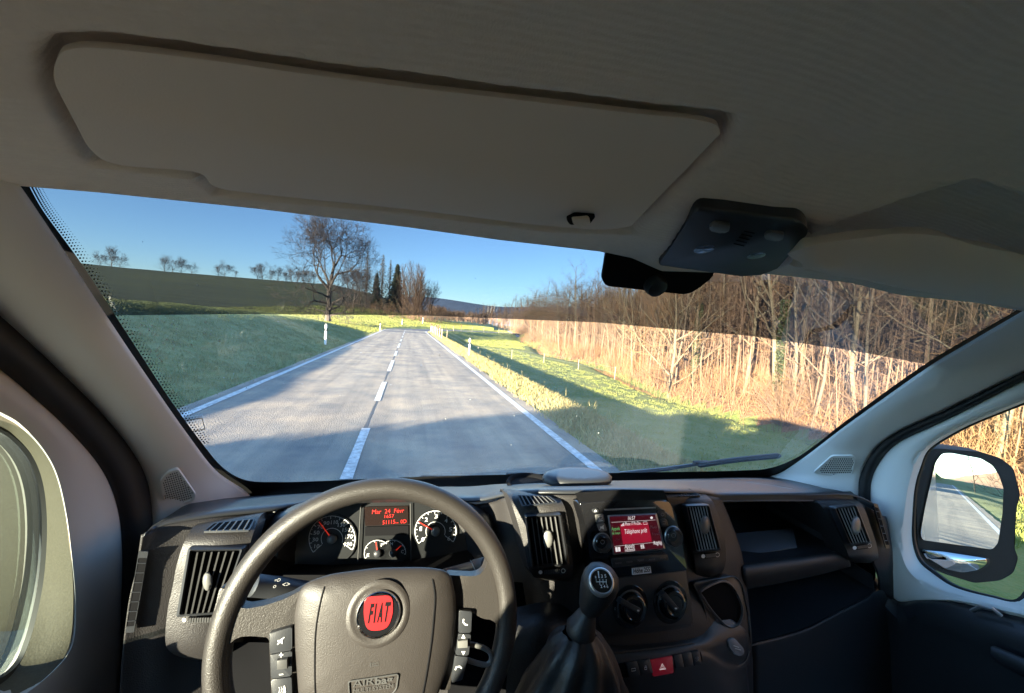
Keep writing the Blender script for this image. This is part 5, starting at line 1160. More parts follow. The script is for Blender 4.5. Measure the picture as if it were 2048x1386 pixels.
add_line(bm, rp, [sc_(.70,.2),sc_(.78,.2),sc_(.78,.27),sc_(.70,.27)], .0007, LT, True)
for v in (.16,.81): add_line(bm, rp, [sc_(.02, v), sc_(.98, v)], .0004, LT)
keep(bm); obj('screen_text', bm, M['screen_white'], scr, smooth=0)
bm = B(); st('Appels', .0, .18, .38, .35, bm); st('de nouv.', .0, .18, .49, .28, bm); keep(bm); obj('screen_text', bm, M['screen_green'], scr, smooth=0)
bm = B(); st('Muet', .82, .96, .40, .35, bm); st('Transf.', .82, .98, .60, .26, bm); st('Par', .06, .16, .66, .35, bm); keep(bm); obj('screen_text', bm, M['grey_mark'], scr, smooth=0)
def button(pl, P, par, mt, lift=.003, name='button', r=3, bev=.0012):
    bm = B(); add_poly(bm, [pl.at(x, y, lift) for x, y in rnd_poly(P, r, 3)], pl.n, lift+.004, bev); return part(name, bm, mt, par, smooth=40)
M['radio_btn'] = mat('radio_button', (.16,.155,.15), .45)
b_1 = button(rp, [(1191,1030),(1207,1028),(1210,1045),(1194,1047)], rd, M['radio_btn']); b_2 = button(rp, [(1194,1048),(1210,1046),(1215,1062),(1200,1064)], rd, M['radio_btn']); b_3 = button(rp, [(1184,1019),(1196,1016),(1199,1026),(1187,1027)], rd, M['dash_smooth'], r=5)
b_4 = button(rp, [(1316,1022),(1330,1020),(1333,1036),(1319,1038)], rd, M['dash_smooth']); b_5 = button(rp, [(1319,1039),(1333,1037),(1338,1052),(1324,1055)], rd, M['dash_smooth'])
bm = B(); c = (1191,1022); bm.faces.new([bm.verts.new(rp.at(*p, .0036)) for p in ((1188,1024),(1194,1023.5),(1191,1019))]); keep(bm); obj('symbol', bm, M['white_mark'], b_3, smooth=0)
bm = B(); add_line(bm, rp, [(1197,1033),(1205,1032),(1204,1038),(1199,1039)], .0012, .0038, True); add_line(bm, rp, [(1197,1042),(1206,1041)], .002, .0038); keep(bm); obj('symbol', bm, M['white_mark'], b_1, smooth=0)
bm = B(); add_line(bm, rp, [(1199,1060),(1208,1050)], .001, .0038); bm.faces.new([bm.verts.new(rp.at(*p, .0037)) for p in ((1200,1053),(1203,1053),(1207,1050),(1208,1059),(1204,1057),(1201,1057))]); keep(bm); obj('symbol', bm, M['white_mark'], b_2, smooth=0)
bm = B(); add_line(bm, rp, [(1325+3*math.cos(t), 1029+3*math.sin(t)) for t in [i*.785 for i in range(8)]], .0008, .0037, True); keep(bm); obj('symbol', bm, M['grey_mark'], b_4, smooth=0)
bm = B(); add_line(bm, rp, [(1325,1043),(1331,1043),(1331,1048),(1325,1048)], .0008, .0037); keep(bm); obj('symbol', bm, M['grey_mark'], b_5, smooth=0)
def dial(pl, c, r, par, h, body, ring, name='knob', cap=True, label=None):
    rr = (pl.at(c[0]+r, c[1])-pl.at(*c)).length; k = empty(name, pl.at(*c), par) if par is None else None
    bm = B(); add_lathe(bm, pl.at(*c, .0005), pl.n, [(rr*1.02,0),(rr*1.02,.0015),(rr*.94,.003),(rr*.92,.002)], 32); o = part(name, bm, M[ring], par, smooth=50, label=label)
    bm = B(); add_lathe(bm, pl.at(*c, .001), pl.n, [(rr*.92,0),(rr*.9,h*.5),(rr*.84,h*.92),(rr*.78,h),(rr*.6,h),(rr*.56,h*.93),(0,h*.93)], 32); part('grip', bm, M[body], o, smooth=40); return o, rr
k1, rr = dial(rp, (1203,1085), 17, rd, .012, 'dash_smooth', 'silver'); k2, rr = dial(rp, (1345,1072), 16.5, rd, .012, 'dash_smooth', 'silver')
for kk, c in ((k1, (1203,1085)), (k2, (1345,1072))): bm = B(); add_lathe(bm, rp.at(*c, .0125), rp.n, [(rr*.58,0),(rr*.52,.0012),(0,.0012)], 28); part('button', bm, M['gloss_black'], kk, smooth=40); bm = B(); add_line(bm, rp, [(c[0]+2+4*math.cos(t), c[1]-1+4*math.sin(t)) for t in [i*.5236 for i in range(12)]], .0007, .0145, True); keep(bm); obj('symbol', bm, M['grey_mark'], kk, smooth=0)
bs = [(1222,1116),(1335,1109),(1338,1121),(1227,1136)]
button(rp, bs, rd, M['dash_smooth'], .0035, 'button_row', 2, .001)
bm = B()
for i, t in enumerate(('RADIO','MEDIA','NAV','PHONE','MORE')): u = .05+i*.2; add_text(bm, t, rp, tuple(quad_at(bs, u, .66)), tuple(quad_at(bs, u+.11, .66)), lift=.0042)
keep(bm); obj('lettering', bm, M['grey_mark'], rd, smooth=0)
bm = B(); add_poly(bm, [rp.at(x, y, .0015) for x, y in [(1264,1137),(1301,1133),(1303,1146),(1265,1150)]], rp.n, .0015); lbl = part('height_label', bm, M['label_paper'], smooth=0, label='small pale label reading Höhe 255 below the radio')
bm = B(); add_text(bm, 'Höhe 255', rp, (1267,1147), (1300,1143), lift=.002, asp=.24, bold=.02); keep(bm); obj('lettering', bm, M['black'], lbl, smooth=0)
# ---- heater controls
hp_ = Pl((1217,1160,.622), (1373,1145,.622), (1214,1272,.600)); hp_.p += hp_.n*.008
hc = empty('heater_panel', hp_.at(1300,1200), van); hc['label'] = 'heater control panel with two black rotary dials'
bm = B(); add_poly(bm, [hp_.at(x, y) for x, y in rnd_poly([(1190,1161),(1373,1141),(1387,1246),(1377,1256),(1216,1276),(1200,1260)], [3,4,8,8,16,12])], hp_.n, .03, .003); part('panel', bm, M['dash_smooth'], hc)
for c, r, a, lab in (((1261,1213),27,-28,'left heater dial'), ((1341,1204),26,-50,'right heater dial')):
    rr = (hp_.at(c[0]+r*1.28, c[1])-hp_.at(*c)).length; bm = B(); add_lathe(bm, hp_.at(*c, .0012), hp_.n, [(rr,0),(rr*.98,.0004),(0,.0005)], 36); part('dial_plate', bm, M['gloss_black'], hc, smooth=0)
    o, r2 = dial(hp_, c, r, hc, .014, 'gloss_black', 'slat', 'dial', label=lab)
    d = Vector((math.cos(math.radians(a)), -math.sin(math.radians(a)))); p0, p1 = Vector(c)-d*r*.82, Vector(c)+d*r*.82; s = Vector((-d.y, d.x))*r*.20
    bm = B(); add_poly(bm, [hp_.at(*(p0+s), .022), hp_.at(*(p1+s), .022), hp_.at(*(p1-s), .022), hp_.at(*(p0-s), .022)], hp_.n, .012, .0015); part('grip_bar', bm, M['dash_smooth'], o, smooth=40)
    bm = B(); q = Vector(c)+d*r*.66; add_poly(bm, [hp_.at(q.x+x, q.y+y, .0228) for x, y in ((-2,-1.4),(2,-1.4),(2,1.4),(-2,1.4))], hp_.n, .001); part('pointer', bm, M['white_mark'], o, smooth=0)
    bm = B()
    for t in range(-150, 31, 30) if c[0] > 1300 else (-170, -140, -110, -80): p = (c[0]+math.cos(math.radians(t))*r*1.16, c[1]+math.sin(math.radians(t+ (0 if c[0] > 1300 else 180)))*r*1.16); add_text(bm, {-170:'0',-140:'1',-110:'2',-80:'3'}.get(t, 'o') if c[0] < 1300 else 'o', hp_, (p[0]-1.6, p[1]+2), (p[0]+1.6, p[1]+2), lift=.0022)
    keep(bm); obj('dial_marks', bm, M['grey_mark'], hc, smooth=0)
    if c[0] < 1300: bm = B(); add_line(bm, hp_, epx(c, r*1.12, 20, 88, 14), .0011, .0022); keep(bm); obj('warm_scale', bm, M['red_paint'], hc, smooth=0)
# ---- lower console with its switch row
lp = Pl((1235,1327,.585), (1402,1300,.59), (1243,1357,.577))
bm = B(); lcon = [(1150,1262,.62),(1200,1275,.604),(1290,1272,.60),(1370,1262,.60),(1395,1240,.605),(1408,1200,.615)]
rows = [pY([(1160,1262,.635),(1205,1280,.622),(1290,1277,.618),(1372,1266,.618),(1400,1235,.622),(1425,1220,.63)]), pY([(1150,1285,.61),(1220,1302,.594),(1300,1296,.592),(1390,1284,.594),(1440,1275,.60),(1492,1262,.612)]), pY([(1160,1330,.60),(1234,1328,.582),(1320,1315,.580),(1402,1302,.586),(1450,1322,.592),(1498,1325,.607)]), pY([(1170,1390,.59),(1240,1360,.575),(1320,1346,.572),(1408,1332,.578),(1455,1350,.585),(1494,1342,.604)]), pY([(1180,1500,.575),(1250,1480,.56),(1340,1470,.555),(1420,1460,.56),(1470,1450,.57),(1500,1440,.60)]), pY([(1180,1800,.55),(1250,1800,.54),(1340,1800,.535),(1420,1800,.54),(1470,1800,.55),(1510,1800,.58)])]
rows = [catmull(r, 30) for r in rows]; cols = [catmull([r[i] for r in rows], 30) for i in range(30)]; bm = B(); add_loft(bm, [[c_[k] for c_ in cols] for k in range(30)]); bm.normal_update(); bvL = BVHTree.FromBMesh(bm); lc = part('lower_console', bm, M['dash_smooth'], smooth=50, label='lower console with a row of switches'); mod_solid(lc, .003, 0)
sl_ = Sf(bvL); a, b, c_ = sl_.at(1240,1340), sl_.at(1400,1315), sl_.at(1320,1300); n = (b-a).cross(c_-a).normalized(); n = n if n.dot(E_-a) > 0 else -n; lp = Pn(a+n*.003, n)
sw = [(1235,1328),(1402,1300),(1407,1328),(1243,1357)]
bm = B(); add_poly(bm, [lp.at(x, y, .001) for x, y in rnd_poly(sw, [10,8,10,10])], lp.n, .006, .001); part('switch_row', bm, M['black'], lc)
for u0, u1, mt in ((.10,.235,'dash_smooth'),(.24,.39,'dash_smooth'),(.395,.66,'red_btn'),(.665,.77,'dash_smooth'),(.775,.885,'dash_smooth'),(.89,.985,'dash_smooth')):
    P = [tuple(quad_at(sw, u, v)) for u, v in ((u0,.02),(u1,.02),(u1,1.0),(u0,1.0))]; P = P if mt != 'red_btn' else [(1301,1320),(1345,1312),(1348,1346),(1307,1353)]
    o = button(lp, P, lc, M[mt], .004, 'hazard_button' if mt == 'red_btn' else 'switch', 2)
    bm = B(); c = quad_at(P, .5, .55)
    if mt == 'red_btn': add_line(bm, lp, [(c.x-6, c.y+5), (c.x+6, c.y+3.5), (c.x-1, c.y-7)], .0009, .0048, True); add_line(bm, lp, [(c.x-3, c.y+3), (c.x+3, c.y+2.2), (c.x-.6, c.y-3)], .0006, .0048, True)
    elif u0 == .10: add_line(bm, lp, [(c.x-4, c.y+3), (c.x+4, c.y+2), (c.x+4, c.y-3), (c.x-4, c.y-2)], .0008, .0048, True)
    elif u0 == .24: add_line(bm, lp, [(c.x-2, c.y+4), (c.x+2, c.y+3.5), (c.x+2, c.y-1), (c.x-2, c.y-.5)], .0012, .0048, True); add_line(bm, lp, [(c.x-1.3, c.y-1), (c.x-1, c.y-4), (c.x+1, c.y-4), (c.x+1.3, c.y-1)], .0006, .0048)
    elif u0 == .89: add_text(bm, 'ASR', lp, (c.x-4, c.y+1), (c.x+4, c.y), lift=.0048); add_text(bm, 'OFF', lp, (c.x-3, c.y+6), (c.x+4, c.y+5), lift=.0048)
    if len(bm.faces): keep(bm); obj('symbol', bm, M['white_mark' if mt != 'red_btn' else 'screen_white'] if u0 != .89 else M['grey_mark'], o, smooth=0)
    else: bm.free()
# ---- cup holder console
cpan = Pl((1392,1168,.638), (1480,1158,.652), (1440,1330,.600)); cpan.p += cpan.n*.006
co = [(1386,1166),(1470,1152),(1484,1168),(1497,1230),(1502,1285),(1494,1322),(1475,1334),(1440,1338),(1424,1318),(1420,1270),(1408,1212)]
bm = B(); add_poly(bm, [cpan.at(x, y) for x, y in rnd_poly(co, [8,12,12,10,12,14,14,12,12,14,14])], cpan.n, .03, .003); cpo = part('cup_console', bm, M['dash_smooth'], label='console with an open cup ring and a socket cap')
bm = B(); add_tube(bm, [cpan.at(x, y, .001) for x, y in rnd_poly(co, [8,12,12,10,12,14,14,12,12,14,14])], .0016, 6, closed=True); part('edge_line', bm, M['slat'], cpo, smooth=50)
ring = [(1402,1182),(1440,1163),(1462,1170),(1480,1200),(1485,1225),(1478,1246),(1462,1254),(1446,1246),(1424,1222),(1408,1198)]
bm = B(); R_o = [cpan.at(x, y, .006) for x, y in [tuple(v)[:2] for v in catmull([(x, y, 0) for x, y in ring], 40, True)]]; add_tube(bm, R_o, .0026, 6, closed=True); part('cup_ring', bm, M['slat'], cpo, smooth=50)
bm = B(); rg = [tuple(v)[:2] for v in catmull([(x, y, 0) for x, y in ring], 40, True)]; add_poly(bm, [cpan.at(x, y, .0015) for x, y in rg], cpan.n, .004); part('cup_well', bm, M['black'], cpo, smooth=0)
bm = B(); add_poly(bm, [cpan.at(1441+13*math.cos(t)*1.05, 1306+17*math.sin(t)+4*math.cos(t), .003) for t in [i*math.pi/12 for i in range(24)]], cpan.n, .005, .0015); part('socket_cap', bm, M['dash'], cpo)
bm = B(); add_poly(bm, [cpan.at(x, y, .014) for x, y in rnd_poly([(1456,1280),(1468,1275),(1489,1298),(1489,1310),(1474,1313),(1460,1296)], 6)], cpan.n, .016, .002); so_ = part('socket_plug', bm, M['grey_mark'], cpo)
bm = B(); add_line(bm, cpan, [(1467,1291),(1478,1295)], .0014, .0150); add_line(bm, cpan, [(1470,1297),(1482,1300)], .001, .0150); keep(bm); obj('plug_mark', bm, M['white_mark'], so_, smooth=0)

for nm_, L_ in (('edge_line', [(1503,1291,.668),(1605,1263,.676),(1676,1228,.686),(1732,1200,.698),(1752,1184,.702)]), ('edge_line', [(1490,1176,.696),(1560,1163,.70),(1640,1146,.706),(1697,1132,.714)]), ('edge_line', [(1443,1002,.740),(1530,1001,.740),(1626,1001,.740)]), ('edge_line', [(1150,1283,.607),(1219,1303,.590),(1300,1297,.588),(1388,1286,.590)])):
    bm = B(); add_tube(bm, catmull(pY(L_), 30), .0013, 6); part(nm_, bm, M['slat'])  # paler tubes imitate the thin highlights along these edges
# ---- gear lever
gl_ = empty('gear_lever', PY(1185,1240,.50), van); gl_['label'] = 'gear lever with a leather boot and round knob'
kc = PY(1193,1182,.50); bc = PY(1168,1243,.505); ax = (kc-bc).normalized()
bm = B(); add_lathe(bm, kc-ax*.028, ax, [(.009,-.01),(.014,-.004),(.0165,.0),(.019,.008),(.0235,.022),(.0265,.036),(.0265,.048),(.0225,.058),(.015,.064),(.007,.066),(0,.0665)], 32); part('knob', bm, M['leather'], gl_, smooth=60)
kn = (E_-kc).normalized(); kn = (kn+Vector((.15,0,.25))).normalized(); fc = kc+kn*.0262+ax*.008
bm = B(); add_lathe(bm, fc, kn, [(.0190,-.016),(.0175,.0035),(.0160,.005),(.0143,.0042)], 36); part('knob_ring', bm, M['silver'], gl_, smooth=40)
bm = B(); add_lathe(bm, fc, kn, [(.0146,.002),(.0144,.0044),(0,.0046)], 36); part('knob_disc', bm, M['gloss_black'], gl_, smooth=0)
kp = Pn(fc+kn*.0049, kn); bm = B()
cpx = proj(fc+kn*.005)
for t, x, y in (('R',-13,-5),('1',-6.5,-6),('3',-1,-6),('5',6,-6.5),('2',-2,14),('4',4,14),('6',10,14)): add_text(bm, t, kp, (cpx[0]+x, cpx[1]+y), (cpx[0]+x+(3.6 if t != '1' else 2.4), cpx[1]+y), lift=.0003, bold=.02)
add_line(bm, kp, [(cpx[0]-11, cpx[1]-3), (cpx[0]-11, cpx[1]+2), (cpx[0]+10, cpx[1]+2)], .0007, .0004)
for x in (-4,2.5,9): add_line(bm, kp, [(cpx[0]+x, cpx[1]-3.5), (cpx[0]+x+.4, cpx[1]+8)], .0007, .0004)
keep(bm); obj('gear_marks', bm, M['white_mark'], gl_, smooth=0)
bm = B(); add_lathe(bm, bc, ax, [(.020,-.022),(.0225,-.012),(.019,-.004),(.017,.003),(.0145,.010),(.012,.018),(.012,.030)], 28); part('collar', bm, M['leather'], gl_, smooth=50)
bm = B(); rows = []; base = PY(1135,1520,.53)
for j in range(22):
    t = j/21; c = (bc-ax*.018).lerp(base, t); w = .021+(.095-.021)*t**.62; row = []
    for i in range(72):
        a = i*2*math.pi/72; f = 1+(.16*math.sin(a*9+3*math.sin(t*4)))*min(1, .35+t*1.1)*(1-.5*t)+.08*noise.noise(Vector((a*1.2, t*6, 2))); row.append(c+Vector((math.cos(a)*w*f*1.15, math.sin(a)*w*f, .006*math.sin(a*3+t*5)*t)))
    rows.append(row)
add_loft(bm, rows, closed=True); part('boot', bm, M['leather'], gl_, smooth=80)
# boot base mound and dark footwell
dpart('console_mound', [pY(c) for c in ([(1030,1215,.66),(1100,1205,.66),(1180,1230,.65),(1240,1290,.62)],[(1020,1280,.62),(1090,1260,.60),(1170,1290,.60),(1225,1340,.58)],[(1010,1420,.60),(1080,1450,.56),(1160,1480,.55),(1230,1480,.55)],[(1000,1700,.56),(1080,1700,.54),(1160,1700,.54),(1240,1700,.54)])], mt=M['leather'], nx=16, ny=20)

# ---- steering wheel
T_ = .237; wc = Vector((-.022, .533, 1.577)); U_, V_, N_ = Vector((1,0,0)), Vector((0, math.sin(T_), math.cos(T_))), Vector((0, -math.cos(T_), math.sin(T_)))
wp = Pn(wc, N_); sw_ = empty('steering_wheel', wc, van); sw_['label'] = 'grained dark steering wheel with a round red badge'
bm = B(); add_tube(bm, [wc+U_*.1835*math.cos(a)+V_*.1835*math.sin(a) for a in [i*math.pi/64 for i in range(128)]], [(.0165,.0150)]*128, 20, closed=True, up=N_); part('rim', bm, M['wheel_skin'], sw_, smooth=80)
def slab(P, lift, dep, name, mt, par, r=6, bev=.004, dome=0, lab=None):
    bm = B(); rr = rnd_poly(P, r, 5); c = Vector((sum(p[0] for p in rr)/len(rr), sum(p[1] for p in rr)/len(rr)))
    rows = []
    for s, l in ((1.0,-dep),(1.0,-.004),(.985,-.001),(.955,.0015),(.88,.0035+dome*.35),(.7,.0045+dome*.7),(.45,.005+dome*.9),(.2,.005+dome),(.02,.005+dome)):
        rows.append([wp.at(c.x+(x-c.x)*s, c.y+(y-c.y)*s, lift+l) for x, y in rr])
    add_loft(bm, rows, closed=True, cap=True); return part(name, bm, mt, par, smooth=50, label=lab)
def flat_slab(P, lift, dep, name, mt, par, r=5, bev=.003, lab=None):
    bm = B(); add_poly(bm, [wp.at(x, y, lift) for x, y in rnd_poly(P, r, 4)], wp.n, dep, bev, 3); return part(name, bm, mt, par, smooth=50, label=lab)
flat_slab([(440,1172),(462,1186),(474,1214),(492,1218),(530,1211),(572,1197),(610,1176),(610,1420),(545,1440),(538,1275),(500,1272),(468,1275),(452,1300),(440,1340),(424,1345),(420,1260)], .008, .020, 'spoke', M['wheel_skin'], sw_, [10,12,10,10,8,8,2,2,2,6,10,16,14,6,2,10], .006)
flat_slab([(895,1150),(950,1153),(968,1145),(976,1120),(975,1098),(990,1090),(1010,1130),(1024,1190),(1020,1260),(1000,1262),(990,1240),(965,1238),(945,1225),(916,1222),(900,1380),(880,1380)], .008, .020, 'spoke', M['wheel_skin'], sw_, [4,10,12,10,4,4,10,10,4,4,10,10,8,4,2,2], .006)
flat_slab([(660,1440),(860,1425),(850,1620),(680,1620)], .004, .02, 'spoke', M['wheel_skin'], sw_)
cov = [(590,1290),(589,1230),(598,1180),(618,1162),(664,1147),(756,1135),(849,1134),(888,1139),(903,1152),(911,1190),(912,1230),(905,1290),(893,1340),(876,1390),(850,1450),(780,1475),(690,1480),(620,1455),(597,1390)]
pad = slab(cov, .022, .030, 'airbag_cover', M['pad_skin'], sw_, [10]*2+[14,12,14,14,14,14,14]+[10]*10, dome=.012)
bmq = B(); rr_ = rnd_poly(cov, 8, 5); cc_ = Vector((sum(p[0] for p in rr_)/len(rr_), sum(p[1] for p in rr_)/len(rr_)))
add_loft(bmq, [[wp.at(cc_.x+(x-cc_.x)*s, cc_.y+(y-cc_.y)*s, .022+l) for x, y in rr_] for s, l in ((1.0,-.004),(.985,-.001),(.955,.0015),(.88,.0077),(.7,.0129),(.45,.0158),(.2,.017),(.02,.017))], closed=True, cap=True); bmq.normal_update(); sp_ = Sf(BVHTree.FromBMesh(bmq)); bmq.free()
for L in ([(650,1172),(642,1200),(633,1250),(630,1300),(631,1386),(640,1440)], [(865,1157),(870,1190),(868,1230),(862,1290),(850,1365),(838,1420)]):
    bm = B(); add_tube(bm, [sp_.at(v.x, v.y, -.0002) for v in catmull([(x, y, 0) for x, y in L], 30)], [.0005]+[.0013]*28+[.0005], 6); part('groove', bm, M['black'], pad, smooth=0)
ec = sp_.at(757, 1227, 0); en = sp_.n; ep = Pn(ec+en*.001, en); er = (ep.at(757+44, 1227)-ep.at(757,1227)).length
bm = B(); add_lathe(bm, ep.p, en, [(er*1.42,-.0012),(er*1.30,.0008),(er*1.18,.0010),(er*1.06,-.0006),(er*.98,-.001)], 48); part('emblem_dish', bm, M['pad_skin'], pad, smooth=60)
bm = B(); add_lathe(bm, ep.p, en, [(er*1.0,-.001),(er*1.0,.0025),(er*.95,.0042),(er*.88,.0036)], 48); em = part('emblem', bm, M['chrome'], sw_, smooth=50, label='round red and chrome badge on the wheel')
bm = B(); add_lathe(bm, ep.p, en, [(er*.9,.002),(er*.88,.0034),(0,.0036)], 48); part('emblem_ground', bm, M['gloss_black'], em, smooth=0)
bm = B(); add_poly(bm, [ep.at(x, y, .0046) for x, y in rnd_poly([(729,1194),(785,1190),(786,1225),(776,1259),(733,1263),(727,1228)], [14,14,10,16,16,10])], en, .0012, .0004); part('emblem_shield', bm, M['red'], em, smooth=0)
bm = B()
for ch, x0, x1, y in (('F',735.5,743.5,1245.5),('I',746.5,750.5,1244.8),('A',753.5,763,1243.8),('T',766,777,1242.6)): add_text(bm, ch, ep, (x0, y), (x1, y-.4), lift=.0052, asp=(35/(x1-x0)), bold=.03, shear=.12)
keep(bm); obj('emblem_letters', bm, M['black'], em, smooth=0)
bp_ = Pn(sp_.at(745,1370,0), sp_.n)
bm = B(); bq = rnd_poly([(697,1363),(797,1348),(793,1378),(784,1388),(700,1400)], [5,5,6,5,5]); add_tube(bm, [bp_.at(x, y, .0008) for x, y in bq], .0009, 6, closed=True); part('badge_frame', bm, M['slat'], pad, smooth=50)
bm = B(); add_text(bm, 'AIR', bp_, (705,1375), (748,1369), lift=.0012, asp=.34); add_text(bm, 'bag', bp_, (750,1370), (785,1365), lift=.0012, asp=.42, bold=.03); add_text(bm, 'MULTI SYSTEM', bp_, (706,1387), (786,1376), lift=.0012, asp=.105); keep(bm); obj('airbag_lettering', bm, M['slat'], pad, smooth=0)
hn = Pn(sp_.at(748,1330,0), sp_.n); bm = B(); add_line(bm, hn, [(741,1325),(744,1328),(752,1327),(756,1324),(757,1331),(752,1331),(744,1332),(741,1335)], .0007, .0008, True); keep(bm); obj('horn_symbol', bm, M['slat'], pad, smooth=0)
for P, mk, lab in (([(538,1267),(584,1254),(584,1300),(540,1308)], 'mute', None), ([(540,1310),(584,1302),(583,1352),(542,1358)], 'vol', None), ([(542,1360),(583,1354),(585,1420),(548,1425)], 'voice', None),
                   ([(918,1221),(944,1223),(942,1266),(917,1266)], 'call', None), ([(917,1268),(942,1268),(937,1312),(911,1310)], 'seek', None), ([(910,1312),(936,1314),(925,1360),(903,1366)], 'hang', None)):
    o = flat_slab(P, .016, .012, 'wheel_button', M['dash_smooth'], sw_, 3, .0015); c = quad_at(P, .5, .5); bm = B(); lf = .0168
    if mk == 'mute': bm.faces.new([bm.verts.new(wp.at(c.x+x, c.y+y, lf)) for x, y in ((-6,-2),(-2,-2),(3,-6),(3,6),(-2,2),(-6,2))]); add_line(bm, wp, [(c.x-7, c.y+7), (c.x+7, c.y-8)], .0009, lf)
    elif mk == 'vol':
        add_line(bm, wp, [(c.x-4, c.y-20), (c.x+4, c.y-21)], .0011, lf); add_line(bm, wp, [(c.x, c.y-25), (c.x, c.y-16)], .0011, lf); add_line(bm, wp, [(c.x-4, c.y+19), (c.x+4, c.y+18)], .0011, lf)
        b2 = B(); add_poly(b2, [wp.at(c.x+x, c.y+y, .0215) for x, y in ((-9,-9),(12,-12),(12,8),(-9,10))], wp.n, .006, .0015); part('rocker', b2, M['slat'], o)
    elif mk == 'voice': add_text(bm, ')))', wp, (c.x-8, c.y-6), (c.x+4, c.y-8), lift=lf); add_line(bm, wp, [(c.x+4, c.y-18), (c.x+6, c.y-6), (c.x+2, c.y-2)], .0012, lf)
    elif mk == 'call': add_line(bm, wp, [(c.x-3, c.y-6), (c.x-4, c.y), (c.x, c.y+5), (c.x+5, c.y+6)], .0018, lf)
    elif mk == 'hang': add_line(bm, wp, [(c.x-8, c.y+2), (c.x-6, c.y-4), (c.x+1, c.y-5), (c.x+5, c.y-1)], .0018, lf)
    else:
        for s in (-1, 1): bm.faces.new([bm.verts.new(wp.at(c.x+x, c.y+s*16+y*s, lf)) for x, y in ((-4,-3),(4,-3),(0,5))])
        b2 = B(); add_poly(b2, [wp.at(c.x+x, c.y+y, .0205) for x, y in ((-11,-7),(9,-9),(9,7),(-11,8))], wp.n, .006, .0015); part('rocker', b2, M['grey_knob'], o)
    if len(bm.faces): keep(bm); obj('symbol', bm, M['white_mark'], o, smooth=0)
bm = B(); add_tube(bm, [wp.at(x, y, .004) for x, y in [(v.x, v.y) for v in catmull([(922,1288,0),(950,1290,0),(975,1300,0),(983,1315,0),(974,1329,0),(950,1325,0),(920,1314,0)], 24)]], .0034, 8); part('spoke_trim', bm, M['grey_knob'], sw_, smooth=60)
bm = B(); add_tube(bm, [wc-N_*.005-V_*.035, wc-N_*.10-V_*.085, wc-N_*.22-V_*.13], [.055,.05,.045], 20); part('steering_column', bm, M['black'], van, smooth=50)

# dried specks and a small sticker on the glass
bm = B(); keep(bm); R2_ = random.Random(5)
for k in range(190):
    x, y = (R2_.gauss(285, 50), R2_.gauss(690, 65)) if k < 140 else (R2_.uniform(250, 1700), R2_.uniform(560, 900)); s = R2_.uniform(.7, 1.7) if k < 140 else R2_.uniform(.6, 1.3); e_ = R2_.uniform(.7, 1.5)
    if y < 640+(x > 1200)*60 and k < 140: continue
    bm.faces.new([bm.verts.new(WS(x+math.cos(a)*s*e_, y+math.sin(a)*s, .005)) for a in [i*math.pi/3 for i in range(6)]])
M['speck'] = mat('dried_speck', (.55,.56,.55), .9); obj('specks', bm, M['speck'], glass, smooth=0)
bm = B(); keep(bm); q_ = [(362,842),(404,836),(410,858),(384,863)]; P_ = [WS(x, y, .005) for x, y in q_]
for a, b in zip(q_, q_[1:]+q_[:1]):
    d = Vector((b[0]-a[0], b[1]-a[1])).normalized(); n_ = Vector((-d.y, d.x))*.9; bm.faces.new([bm.verts.new(WS(x, y, .005)) for x, y in ((a[0]-n_.x, a[1]-n_.y), (b[0]-n_.x, b[1]-n_.y), (b[0]+n_.x, b[1]+n_.y), (a[0]+n_.x, a[1]+n_.y))])
obj('sticker_edge', bm, M['speck'], glass, smooth=0)
# ---- wipers (outside the glass)
def wiper(blade, arm, pivot, lab):
    w = empty('wiper', WS(*blade[0], -.03), van); w['label'] = lab
    P = [WS(x, y, -.022) for x, y in blade]; bm = B(); add_tube(bm, catmull(P, 20), [.004]+[.009]*18+[.004], 6); part('blade', bm, M['black_rubber'], w, smooth=50)
    P = [WS(x, y, -.036) for x, y in arm]; bm = B(); add_tube(bm, P, [.009,.007,.005][:len(P)], 6); part('arm', bm, M['dash_smooth'], w, smooth=50)
    c = WS(*pivot, -.036); bm = B(); add_box(bm, c, .06, .016, .016); mod_bevel(part('clip', bm, M['black_rubber'], w, smooth=0), .004, 2)
wiper([(1395,931),(1470,920),(1562,911)], [(1240,948),(1330,938),(1410,926)], (1402,926), 'passenger side wiper resting at the base of the windscreen')
wiper([(838,956),(960,957),(1085,956)], [(1120,962),(1090,957),(1030,951)], (1030,950), 'driver side wiper resting at the base of the windscreen')
bm = B(); rows = []
for i in range(41): xp = -.9+1.8*i/40; y = 1.0+.12*(1-(xp/.78)**2); rows.append([Vector((xp+XC, y+.06, H-.50-.05*(1-(xp/.78)**2))), Vector((xp+XC, y+.18, H-.62-.05*(1-(xp/.78)**2))), Vector((xp+XC, y+.62*(1-(xp/1.3)**2)+.1, H-.80)), Vector((xp+XC, y+.70*(1-(xp/1.3)**2)+.1, H-.95)), Vector((xp+XC, y+.70*(1-(xp/1.3)**2)+.1, H-1.6))])
add_loft(bm, rows); part('bonnet', bm, M['van_white'], smooth=60)

bm = B(); add_poly(bm, [Vector((XC+a, .99, z)) for a, z in ((-.92,.6),(.92,.6),(.88,1.49),(-.88,1.49))], (0,-1,0), .01); part('firewall', bm, M['black'], smooth=0)
bm = B(); add_poly(bm, [Vector((XC+.856, y, z)) for y, z in ((.745,.6),(1.2,.6),(1.2,1.46),(.745,1.46))], (-1,0,0), .004); part('kick_panel', bm, M['black'], smooth=0)
